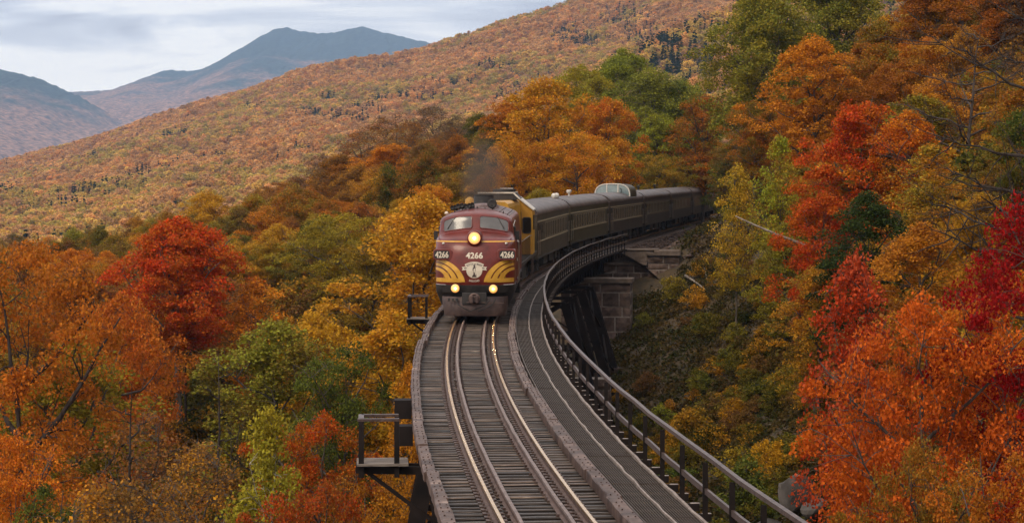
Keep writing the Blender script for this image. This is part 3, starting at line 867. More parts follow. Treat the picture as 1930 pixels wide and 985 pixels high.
def text_mesh(txt, height, width=None, weight=.0, spacing=1.0):
    cu = bpy.data.curves.new('lettering', 'FONT'); cu.body = txt; cu.align_x = 'CENTER'; cu.size = 1; cu.offset = weight; cu.space_character = spacing
    cu.resolution_u = 3
    ob = bpy.data.objects.new('lettering', cu); C.objects.link(ob)
    dg = bpy.context.evaluated_depsgraph_get(); dg.update()
    me = bpy.data.meshes.new_from_object(ob.evaluated_get(dg))
    V = [v.co.copy() for v in me.vertices]; F = [tuple(p.vertices) for p in me.polygons]
    bpy.data.objects.remove(ob); bpy.data.curves.remove(cu); bpy.data.meshes.remove(me)
    x0, x1 = min(v.x for v in V), max(v.x for v in V); y0, y1 = min(v.y for v in V), max(v.y for v in V)
    sy = height / (y1 - y0); sx = (width / (x1 - x0)) if width else sy
    return [((v.x - (x0 + x1) / 2) * sx, (v.y - (y0 + y1) / 2) * sy) for v in V], F

def place_on_track(root, s_front, t1, t2):
    a, b = tp(s_front + t1, 0), tp(s_front + t2, 0)
    d = (b - a); ang = math.atan2(d.x, d.y)
    d.normalize()
    root.location = a - d * t1
    root.rotation_euler = (0, 0, -ang)

def truck(parent, y, wb=2.6, w=2.0, sides=True):
    t = MB()
    for sx in (-1, 1):
        t.box((sx * 1.0, y, .62), (.16, wb + .9, .26)).box((sx * 1.0, y, .42), (.2, .7, .3))
        for k in (-1, 1): t.box((sx * 1.02, y + k * wb / 2, .5), (.22, .36, .36))
    t.box((0, y, .7), (2.1, .5, .3))
    tr = t.build('truck', M['soot'], parent)
    for k in (-1, 1):
        wm = MB()
        for sx in (-1, 1): wm.lathe((sx * .755, 0, 0), [(.46, -.05 * sx), (.455, .05 * sx), (.49, .06 * sx), (.49, .085 * sx)], 20)
        # turn lathe axis to x
        wm.v = [((p[2] + (.755 if p[0] > 0 else -.755)) if False else p[0], p[1], p[2]) for p in wm.v]
        mb = MB()
        for sx in (-1, 1):
            mb.tube([(sx * .70, y + k * wb / 2, .46), (sx * .72, y + k * wb / 2, .46), (sx * .722, y + k * wb / 2, .46), (sx * .82, y + k * wb / 2, .46)], [.49, .49, .46, .455], 20)
        mb.tube([(-.7, y + k * wb / 2, .46), (.7, y + k * wb / 2, .46)], .08, 8)
        mb.build('wheel', M['rail_web'], tr)
    return tr

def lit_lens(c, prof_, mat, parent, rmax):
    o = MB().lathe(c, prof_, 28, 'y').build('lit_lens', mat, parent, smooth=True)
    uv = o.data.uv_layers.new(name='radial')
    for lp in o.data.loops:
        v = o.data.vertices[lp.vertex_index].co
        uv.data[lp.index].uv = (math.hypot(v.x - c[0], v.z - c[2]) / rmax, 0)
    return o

def maroon_engine():
    L = 15.2
    root = empty('locomotive', label='maroon cab locomotive with rounded nose, gold stripes and lit headlight leading the train', cat='locomotive')
    # ---- body shell: rounded nose, windscreen, roof in one skin
    zz = np.array(sorted(set(list(np.linspace(1.05, 3.3, 24)) + list(np.linspace(3.3, 4.27, 34)))))
    ts = np.concatenate([np.linspace(-math.pi / 2, math.pi / 2, 49)])
    rows_ = []
    for z0 in zz:
        yf, w, d = prof(z0); r = []
        for y in (L, 11, 7, 4.2): r.append((-w, y, z0 - bend(z0) * (w / 1.5) ** 2 * (1 if y < 5 else 1)))
        for t in ts:
            sx = np.sign(math.sin(t)) * abs(math.sin(t)) ** (2 / NE); cyv = abs(math.cos(t)) ** (2 / NE)
            x = w * sx; r.append((x, yf + d * (1 - cyv), z0 - bend(z0) * (x / 1.5) ** 2))
        for y in (4.2, 7, 11, L): r.append((w, y, z0 - bend(z0) * (w / 1.5) ** 2))
        rows_.append(r)
    mb = MB().grid(rows_)
    top = rows_[-1]; k = len(top)
    mb.add(top, [tuple(range(k))])
    back = [r[0] for r in rows_] + [r[-1] for r in rows_][::-1]
    mb.add(back, [tuple(range(len(back)))])
    body = mb.build('body', M['maroon'], root, smooth=True, angle=50, fixn=True)
    # roof cover plates, sooty
    def roof_z(x):   # roof height at x behind the windscreen
        a = np.array(WW[13:]); b = np.array(ZZ[13:])
        z0 = float(np.interp(abs(x), a[::-1], b[::-1])); return z0 - bend(z0) * (x / 1.5) ** 2
    xs = np.linspace(-1.28, 1.28, 15)
    y = 3.3; rr = random.Random(4)
    for i in range(6):
        y2 = y + 1.85
        P = [[(x, yy, roof_z(x) + .022) for x in xs] for yy in (y, y2 - .05)]
        P = [[(p[0], p[1], p[2] - .03) for p in P[0]]] + P + [[(p[0], p[1], p[2] - .03) for p in P[1]]]
        pn = MB().grid(P).build('roof_panel', M['roof_grime'], root, smooth=False)
        bb = MB()
        for x in np.linspace(-1.2, 1.2, 9):
            bb.box((x, y + .07, roof_z(x) + .035), (.045, .045, .03))
        q = bb.build('bolt', M['soot'], pn); q['kind'] = 'stuff'
        y = y2
    # ---- windscreen panes with rubber frame
    def pane_pt(sd, a, b, out):
        """a 0..1 from centre post to side, b 0..1 bottom to top"""
        x = .145 + a * 1.135
        zb = 3.515 - .16 * a ** 1.6
        zt = 3.995 - .05 * a - .16 * a ** 3.2
        # rounded corners
        ca = min(a, 1 - a) * 1.135; r = .09
        if ca < r: e = r - math.sqrt(max(0, r * r - (r - ca) ** 2)); zb += e; zt -= e
        z = zb + (zt - zb) * b
        return Vector((sd * x, nose_y(x, z) - out, z))
    for sd in (-1, 1):
        A = np.concatenate([np.linspace(0, .08, 7), np.linspace(.1, .9, 12), np.linspace(.92, 1, 7)])
        P = [[pane_pt(sd, a, b, .012) for b in np.linspace(0, 1, 6)] for a in A]
        pane = MB().grid(P).build('windscreen', M['glass'], root, smooth=True)
        loop = [pane_pt(sd, a, 0, .010) for a in A] + [pane_pt(sd, a, 1, .010) for a in A[::-1]]
        MB().tube(loop, .022, 6, closed=True).build('frame', M['maroon'], pane, smooth=True)
        # wiper hung from the top edge
        p0 = pane_pt(sd, .62 if sd > 0 else .58, 1.06, .04); p1 = pane_pt(sd, .86, .22, .035) 
        MB().tube([p0, p0.lerp(p1, .5) + Vector((0, -.02, 0)), p1], .011, 5).bar(p0.lerp(p1, .35) + Vector((0, -.015, 0)), p1 + Vector((0, -.008, -.02)), .02, .012).build('wiper', M['soot'], root)
    # ---- side cab window, door, ladders on both sides
    for sd in (-1, 1):
        x = sd * 1.512
        wn = MB().box((x * .975, 3.15, 3.2), (.06, .95, .62)).build('side_window', M['dark_glass'], root, bevel=.02)
        MB().bar((x * .985, 2.62, 2.86), (x * .985, 3.68, 2.86), .07, .05).bar((x * .985, 2.62, 3.53), (x * .985, 3.68, 3.53), .07, .05).bar((x * .985, 2.64, 2.86), (x * .985, 2.64, 3.53), .07, .05).bar((x * .985, 3.66, 2.86), (x * .985, 3.66, 3.53), .07, .05).build('window_frame', M['soot'], wn)
        dr = MB().box((sd * 1.555, 4.35, 2.25), (.03, .68, 2.1)).build('side_door', M['maroon'], root, bevel=.01)
        MB().box((sd * 1.58, 4.1, 2.2), (.04, .05, .12)).build('handle', M['chrome'], dr)
        for yy in (3.93, 4.78): MB().tube([(sd * 1.57, yy, 1.25), (sd * 1.64, yy, 1.3), (sd * 1.64, yy, 2.9), (sd * 1.57, yy, 2.95)], .018, 6).build('grab_rail', M['chrome'], root)
        # porthole row along the side
        for yy in (6.4, 9.2, 12.0):
            MB().cyl((sd * 1.55, yy, 2.75), .22, .06, 18, 'x').build('porthole', M['dark_glass'], root)
        # mirror / wind deflector
        MB().box((sd * 1.62, 2.45, 3.22), (.16, .03, .34)).bar((sd * 1.5, 2.5, 3.05), (sd * 1.62, 2.46, 3.06), .03).build('mirror', M['soot'], root)
        # classification lamps high on the nose corners
        x_ = 1.22; z_ = 2.94
        MB().lathe((sd * x_, nose_y(x_, z_) - .005, z_), [(.065, .04), (.06, -.03), (.03, -.055)], 12, 'y').build('marker_lamp', M['chrome'], root, smooth=True)
        # lift ring and grab irons on nose shoulder
        MB().tube([(sd * 1.38, nose_y(1.38, 3.1) - .0, 3.1), (sd * 1.40, nose_y(1.38, 3.1) - .09, 3.13), (sd * 1.44, nose_y(1.42, 3.16) - .05, 3.18)], .012, 5).build('grab_iron', M['maroon'], root)
    # ---- thin gold belt line round the nose, broken by the headlight
    def strip(x0, x1, zc, h, mat, name, n=40, parent=root, out=.007):
        P = []
        for i in range(n + 1):
            x = x0 + (x1 - x0) * i / n
            P.append([(x, nose_y(x, zc + h * q) - out, zc + h * q) for q in (-.5, .5)])
        return MB().grid(P).build(name, mat, parent, smooth=True)
    strip(-1.535, -.27, 3.03, .04, M['gold'], 'belt_line')
    strip(.27, 1.535, 3.03, .04, M['gold'], 'belt_line')
    # ---- headlight: drum housing, rim, lit lens
    hz = 3.17; hy = nose_y(.1, hz - .30) + .0
    hl = MB().lathe((0, hy, hz), [(.31, 1.0), (.305, .05), (.29, -.06), (.25, -.095), (.225, -.10), (.205, -.03), (.20, .02)], 32, 'y').build('headlight', M['maroon'], root, smooth=True, angle=40, fixn=True)
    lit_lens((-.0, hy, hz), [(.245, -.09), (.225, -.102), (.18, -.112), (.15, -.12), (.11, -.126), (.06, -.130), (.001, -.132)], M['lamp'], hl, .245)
    # ---- number boards
    for sd in (-1, 1):
        cx = 1.235
        nb = MB()
        yfr = .17
        def rr_poly(w, h, r, n=5):
            p = []
            for (qx, qz, a0) in ((1, 1, 0), (-1, 1, 90), (-1, -1, 180), (1, -1, 270)):
                for i in range(n + 1):
                    a = rad(a0 + 90 * i / n); p.append((qx * (w / 2 - r) + r * math.cos(a), qz * (h / 2 - r) + r * math.sin(a)))
            return p
        poly = [(sd * cx + a, 2.53 + b) for a, b in rr_poly(.74, .43, .13)]
        nb.prism(poly, yfr, 1.15)
        hb = nb.build('number_board', M['maroon'], root, bevel=.02, fixn=True)
        pf = [(sd * (cx + .03) + a, 2.53 + b) for a, b in rr_poly(.60, .31, .09)]
        MB().prism(pf, yfr - .010, yfr + .02).build('face', M['board'], hb, fixn=True)
        V, F = text_mesh('4266', .25, .52, .03)
        MB().add([(sd * (cx + .03) + a, yfr - .016, 2.53 + b) for a, b in V], [f[::1] for f in F]).build('numerals', M['cream'], hb)
    # ---- big number, crest, ribbon, road name
    def project(V, cx, cz, out): return [(cx + a, nose_y(cx + a, cz + b) - out, cz + b) for a, b in V]
    V, F = text_mesh('4266', .245, .66, .03)
    MB().add(project(V, 0, 2.50, .009), F).build('numerals', M['cream'], root)
    cz = 1.925
    def fan(pts, out, name, mat, parent):
        n = len(pts); c = (sum(p[0] for p in pts) / n, sum(p[1] for p in pts) / n)
        vs = [(c[0], nose_y(*c) - out, c[1])]
        for q in (.5, 1.0):
            for p in pts:
                x, z = c[0] + (p[0] - c[0]) * q, c[1] + (p[1] - c[1]) * q
                vs.append((x, nose_y(x, z) - out, z))
        fs = [(0, 1 + i, 1 + (i + 1) % n) for i in range(n)] + [(1 + i, 1 + n + i, 1 + n + (i + 1) % n, 1 + (i + 1) % n) for i in range(n)]
        return MB().add(vs, fs).build(name, mat, parent)
    crest = fan([(.31 * math.cos(a), cz + .30 * math.sin(a)) for a in np.linspace(0, 2 * math.pi, 40, endpoint=False)], .010, 'crest', M['cream'], root)
    # arched banner over the disc
    def arc_strip(r0, r1, a0, a1, c, out, name, mat, parent, n=24):
        P = []
        for i in range(n + 1):
            a = rad(a0 + (a1 - a0) * i / n)
            P.append([(r * math.sin(a), nose_y(r * math.sin(a), c + r * math.cos(a)) - out, c + r * math.cos(a)) for r in (r0, r1)])
        return MB().grid(P).build(name, mat, parent)
    arc_strip(.545, .705, -32, 32, 1.555, .014, 'banner', M['cream'], crest)
    def arc_text(txt, h, width, R, c, out, mat, parent, flip=False):
        V, F = text_mesh(txt, h, width, .012); vs = []
        for a, b in V:
            an = a / R
            if flip: x, z = (R - b) * math.sin(an), c - (R - b) * math.cos(an)
            else: x, z = (R + b) * math.sin(an), c + (R + b) * math.cos(an)
            vs.append((x, nose_y(x, z) - out, z))
        return MB().add(vs, F).build('lettering', mat, parent)
    arc_text('BOSTON and MAINE', .088, .62, .625, 1.555, .019, M['ink'], crest)
    arc_text('RAILROAD', .088, .40, .62, 2.13, .012, M['cream'], crest, True)
    for sd in (-1, 1):   # ribbon tails with a notch
        pts = [(.30, 2.075), (.49, 2.055), (.44, 2.00), (.49, 1.93), (.28, 1.95)]
        vs = [(sd * x, nose_y(x, z) - .012, z) for x, z in pts]
        MB().add(vs, [(0, 1, 2, 4), (2, 3, 4)]).build('ribbon', M['cream'], crest)
        vs = [(sd * x, nose_y(x, z) - .017, z) for x, z in [(.30, 2.035), (.40, 2.025), (.40, 1.99), (.30, 2.0)]]
        MB().add(vs, [(0, 1, 2, 3)]).build('ribbon_mark', M['ink'], crest)
    # standing figure with musket on a plinth, plain silhouette
    fig = [(-.085, 1.66), (.085, 1.66), (.085, 1.715), (.055, 1.72), (.05, 1.76), (.022, 1.77), (.028, 1.86), (.05, 1.94), (.045, 2.03), (.028, 2.065), (.045, 2.085), (.03, 2.125), (-.012, 2.14), (-.04, 2.12), (-.03, 2.085), (-.015, 2.07), (-.05, 2.04), (-.07, 1.95), (-.045, 1.90), (-.03, 1.77), (-.055, 1.76), (-.06, 1.72), (-.085, 1.715)]
    MB().add([(x, nose_y(x, z) - .016, z) for x, z in fig], [tuple(range(len(fig)))]).build('figure', M['ink'], crest)
    MB().add([(x, nose_y(x, z) - .017, z) for x, z in [(.07, 1.72), (.082, 1.72), (.066, 2.09), (.056, 2.09)]], [(0, 1, 2, 3)]).build('musket', M['ink'], crest)
    # ---- gold swoosh stripes: three bands sweeping from the bar at the bottom
    for sd in (-1, 1):
        z0 = 1.47
        def q_arc(rx0, rz0, rx1, rz1, zmin, name='gold_stripe', tail=0.0):
            P = []
            for i in range(33):
                t = i / 32 * math.pi / 2
                row = []
                for f in (0, 1):
                    rx, rz = (rx0, rz0) if f == 0 else (rx1, rz1)
                    e = 1.30
                    dx = rx * (math.sin(t) ** (2 / e) if False else math.sin(t) ** .95)
                    dz = rz * (math.cos(t) ** 1.25)
                    x = 1.545 - dx; z = z0 + zmin + dz
                    x = min(max(x, .30), 1.545)
                    row.append((sd * x, nose_y(x, z) - .008, z))
                P.append(row)
            return MB().grid(P).build(name, M['gold'], root, smooth=True)
        q_arc(1.18, .90, .95, .775, .0)
        q_arc(.89, .71, .69, .60, .02)
        q_arc(.63, .53, .44, .42, .03)
        P = []
        for i in range(30):
            x = .50 + (1.545 - .50) * i / 29
            P.append([(sd * x, nose_y(x, z) - .0085, z) for z in (z0 - .015, z0 + .075, z0 + .15 if x > .62 else z0 + .075 + .075 * (x - .5) / .12)])
        MB().grid(P).build('gold_bar', M['gold'], root, smooth=True)
        for i in range(5):
            z = z0 + .17 + i * .045; xa = 1.02 - i * .012
            P = [[(sd * x, nose_y(x, zq) - .0135, zq) for zq in (z, z + .018)] for x in np.linspace(xa, xa + .19, 6)]
            MB().grid(P).build('louvre', M['gold'], root)
    # ---- sill, two bright handholds, ditch lamps
    P = []
    for z in (.55, .75, 1.0, 1.06, 1.28, 1.34, 1.355):
        r = []; w = {.55: 1.36, .75: 1.43, 1.0: 1.52, 1.06: 1.535, 1.28: 1.55, 1.34: 1.56, 1.355: 1.5}[z]; yf = {.55: .5, .75: .34, 1.0: .24, 1.06: .12, 1.28: .04, 1.34: .03, 1.355: .06}[z]
        r.append((-w, 15, z)); 
        for t in np.linspace(-math.pi / 2, math.pi / 2, 41):
            r.append((w * np.sign(math.sin(t)) * abs(math.sin(t)) ** (2 / NE), yf + 1.15 * (1 - abs(math.cos(t)) ** (2 / NE)), z))
        r.append((w, 15, z)); P.append(r)
    MB().grid(P).build('sill_skirt', M['soot'], root, smooth=True, angle=40, fixn=True)
    for sd in (-1, 1):
        for z in (1.355, 1.285):
            pts = [(sd * x, nose_y(x, 1.3) - .05, z) for x in np.linspace(1.12, 1.50, 8)]
            MB().tube(pts, .016, 6).build('step_rail', M['chrome'], root)
        lx = .735; lz = 1.215 + (.02 if sd < 0 else 0); ly = -.06
        dl = MB().lathe((sd * lx, ly, lz), [(.12, .20), (.17, .12), (.178, -.02), (.165, -.032), (.15, .0)], 20, 'y').build('ditch_light', M['soot'], root, smooth=True, angle=40, fixn=True)
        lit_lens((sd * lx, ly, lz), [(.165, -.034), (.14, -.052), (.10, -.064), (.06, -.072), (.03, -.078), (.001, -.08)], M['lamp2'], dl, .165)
    # ---- pilot sheet, coupler, hoses
    P = []
    for z, w, yf in ((.16, 1.20, .02), (.30, 1.22, -.02), (.55, 1.27, .0), (.80, 1.29, .06), (.90, 1.30, .10), (.905, 1.28, .3)):
        r = [(-w, 2.6, z)]
        for t in np.linspace(-math.pi / 2, math.pi / 2, 41):
            r.append((w * np.sign(math.sin(t)) * abs(math.sin(t)) ** (2 / 3.2), yf + .95 * (1 - abs(math.cos(t)) ** (2 / 3.2)), z))
        r.append((w, 2.6, z)); P.append(r)
    MB().grid(P).build('pilot', M['pilot'], root, smooth=True, angle=40, fixn=True)
    MB().box((0, .08, .84), (.95, .25, .46)).build('coupler_pocket', M['soot'], root, bevel=.02)
    MB().box((0, -.12, .83), (.26, .5, .24)).box((-.10, -.38, .83), (.14, .26, .30)).box((.12, -.36, .83), (.12, .20, .30)).build('coupler', M['pilot'], root, bevel=.03)
    MB().lathe((0, -.06, .83), [(.22, .03), (.23, -.02), (.17, -.05), (.15, .0)], 20, 'y').build('draft_ring', M['rust_steel'], root)
    for sd, x0, x1 in ((-1, -.75, -.12), (1, .85, .15), (1, .62, -.22)):
        MB().tube([(x0, -.06, .86), (x0 * .8 + x1 * .2, -.16, .62), ((x0 + x1) / 2, -.2, .50), (x1, -.14, .34)], .022, 6).build('air_hose', M['soot'], root)
    for x in (-.98, -.82, -.66): MB().box((x, -.02, .79), (.08, .08, .12)).build('hose_bracket', M['soot'], root)
    MB().bar((-.3, -.1, .70), (1.15, -.1, .68), .03).build('uncoupling_lever', M['rust_steel'], root)
    # ---- roof: horns, bell, stack, aerials
    def horn(x, y, z, sc=1.0, n=3):
        mb = MB(); mb.box((x, y + .12, z - .06), (.34 * sc, .10, .12))
        for i in range(n):
            dx = (i - (n - 1) / 2) * .15 * sc
            mb.lathe((x + dx, y, z + .03 * (i % 2)), [(.02, .3), (.03, .1), (.045, -.1), (.10 * sc, -.22), (.105 * sc, -.23), (.06, -.18)], 12, 'y')
        return mb.build('horn', M['soot'], root, smooth=True, fixn=True)
    horn(-.62, 3.4, 4.36, 1.0, 3); horn(-.26, 3.3, 4.39, .85, 2); horn(-.95, 3.6, 4.30, .85, 2)
    MB().lathe((.55, 4.5, 4.44), [(.05, .25), (.12, .1), (.19, -.05), (.20, -.08), (.12, -.05)], 16, 'y').box((.55, 4.6, 4.30), (.08, .3, .2)).build('horn', M['soot'], root, smooth=True, fixn=True)
    MB().lathe((.2, 5.6, 4.24), [(.62, 0), (.58, .14), (.30, .2), (.01, .21)], 24).build('roof_hatch', M['roof_grime'], root, smooth=True, angle=40)
    MB().lathe((.12, 7.2, 4.2), [(.46, 0), (.42, .25), (.40, .54), (.43, .56), (.36, .56), (.32, .2)], 24).build('exhaust_stack', M['soot'], root, smooth=True, angle=40, fixn=True)
    for x in (-.9, .0, 1.05): MB().tube([(x, 2.9, roof_z(x)), (x, 2.9, roof_z(x) + .10)], .02, 6).build('lift_lug', M['soot'], root)
    MB().lathe((-1.22, 2.9, 4.03), [(.02, -.05), (.03, 0), (.075, .02), (.08, .06), (.05, .11), (.001, .13)], 14).build('antenna', M['cream'], root, smooth=True)
    MB().bar((1.44, 2.4, 3.52), (1.52, 2.9, 3.80), .025).build('grab_rail', M['chrome'], root)
    MB().box((0, 8.5, .75), (2.4, 3.2, .7)).build('fuel_tank', M['soot'], root, bevel=.08)
    truck(root, 3.0, 2.74); truck(root, 12.2, 2.74)
    MB().box((0, 15.35, 2.4), (1.1, .3, 2.4)).build('diaphragm', M['soot'], root)
    place_on_track(root, 0.0, 3.0, 12.2)
    return root

def yellow_engine(s0):
    L = 17.0
    root = empty('locomotive', label='yellow road switcher engine coupled behind the maroon locomotive', cat='locomotive')
    hw = .92
    # long hood leads, its top corners rounded
    sec = [(-hw, 1.55), (-hw, 4.08), (-hw + .05, 4.25), (-hw + .2, 4.35), (hw - .2, 4.35), (hw - .05, 4.25), (hw, 4.08), (hw, 1.55)]
    MB().prism(sec, .9, 11.6).build('hood', M['yellow'], root, fixn=True, bevel=.01)
    MB().lathe((-1.0, 2.6, 4.02), [(.2, .0), (.24, .18), (.22, .42), (.1, .52), (.01, .54)], 14).build('air_reservoir', M['yellow'], root, smooth=True)
    for i in range(9):
        for sd in (-1, 1):
            d = MB().box((sd * (hw + .008), 1.7 + i * 1.08, 2.65), (.02, .98, 1.9)).build('hood_door', M['yellow'], root)
            MB().box((sd * (hw + .03), 1.35 + i * 1.08, 2.5), (.03, .05, .12)).build('latch', M['soot'], d)
    # fan housing and screened hatch on the hood top, light trim along its rim
    hp = MB().prism([(-1.12, 4.352), (.78, 4.352), (1.06, 4.40), (.78, 4.68), (-.9, 4.68), (-1.12, 4.62)], 7.2, 10.8).build('roof_hatch', M['soot'], root, fixn=True)
    MB().bar((-.95, 7.18, 4.71), (.82, 7.18, 4.71), .09, .07).build('trim', M['trim'], hp)
    MB().bar((.80, 7.18, 4.70), (1.10, 7.18, 4.42), .09, .07).build('trim', M['trim'], hp)
    MB().bar((.80, 7.2, 4.71), (.80, 10.8, 4.71), .06, .05).build('trim', M['trim'], hp)
    for yy in (8.2, 9.9): MB().cyl((.25, yy, 4.78), .52, .18, 20).build('fan', M['soot'], hp)
    MB().bar((0.1, 8.0, 4.92), (.75, 8.0, 4.92), .06, .04).build('fan_guard', M['chrome'], hp)
    # cab, wider than the hood
    cw = 1.53
    csec = [(-cw, 1.55), (-cw, 3.80), (-.78, 4.42), (.78, 4.42), (cw, 3.80), (cw, 1.55)]
    cab_ = MB().prism(csec, 11.6, 14.1).build('cab', M['yellow'], root, fixn=True, bevel=.012)
    MB().prism([(-cw - .05, 3.83), (-.80, 4.47), (.80, 4.47), (cw + .05, 3.83), (cw + .05, 3.77), (.77, 4.405), (-.77, 4.405), (-cw - .05, 3.77)], 11.5, 14.2).build('roof', M['trim'], cab_, fixn=True)
    for sd in (-1, 1):
        w = MB()
        x = sd * 1.24
        pts = []
        for (qx, qz, a0) in ((1, 1, 0), (-1, 1, 90), (-1, -1, 180), (1, -1, 270)):
            for i in range(5):
                a = rad(a0 + 22.5 * i); pts.append((x + qx * .11 + .09 * math.cos(a), 3.02 + qz * .30 + .09 * math.sin(a)))
        wn = w.prism(pts, 11.565, 11.60).build('end_window', M['dark_glass'], cab_, fixn=True)
        MB().tube([(a, 11.56, b) for a, b in pts], .03, 6, closed=True).build('window_gasket', M['soot'], cab_)
        MB().box((sd * (cw + .005), 12.9, 3.15), (.03, 1.3, .75)).build('side_window', M['dark_glass'], cab_)
        # end door outline under the window
        MB().bar((sd * .96, 11.585, 1.75), (sd * .96, 11.585, 3.7), .02, .02).build('door_edge', M['soot'], cab_)
    MB().prism([(-hw, 1.55), (-hw, 3.6), (-hw + .2, 3.8), (hw - .2, 3.8), (hw, 3.6), (hw, 1.55)], 14.1, 16.2).build('short_hood', M['yellow'], root, fixn=True)
    # running board, black apron under the cab, steps, fuel tank
    MB().box((0, 8.5, 1.46), (3.05, 16.6, .16)).build('running_board', M['soot'], root)
    MB().box((0, 12.85, 1.95), (3.0, 2.4, .8)).build('cab_apron', M['soot'], root)
    MB().box((0, 8.3, .8), (2.5, 3.6, .8)).build('fuel_tank', M['soot'], root, bevel=.1)
    for sd in (-1, 1):
        MB().box((sd * 1.2, .55, .75), (.5, .5, 1.1)).build('step_well', M['soot'], root)
        for y in np.arange(.4, 11.2, 1.2):
            MB().tube([(sd * 1.47, y, 1.5), (sd * 1.47, y, 2.55)], .022, 6).build('stanchion', M['soot'], root)
        MB().tube([(sd * 1.47, .4, 2.5), (sd * 1.47, 10.4, 2.55), (sd * 1.5, 11.5, 2.5)], .02, 6).build('handrail', M['chrome'], root)
        for y in np.arange(11.3, 13.4, .28):
            MB().bar((sd * 1.50, y, .6), (sd * 1.50, y, 1.5), .03, .05).build('rail_bar', M['rust_steel'], root)
        for z in (.5, .85, 1.2): MB().box((sd * 1.35, .35, z), (.4, .35, .04)).build('step', M['rust_steel'], root)
    MB().box((0, .1, 1.0), (2.9, .12, 1.0)).build('end_sill', M['soot'], root)
    truck(root, 3.4, 2.74); truck(root, 13.4, 2.74)
    place_on_track(root, s0, 3.4, 13.4)
    return root

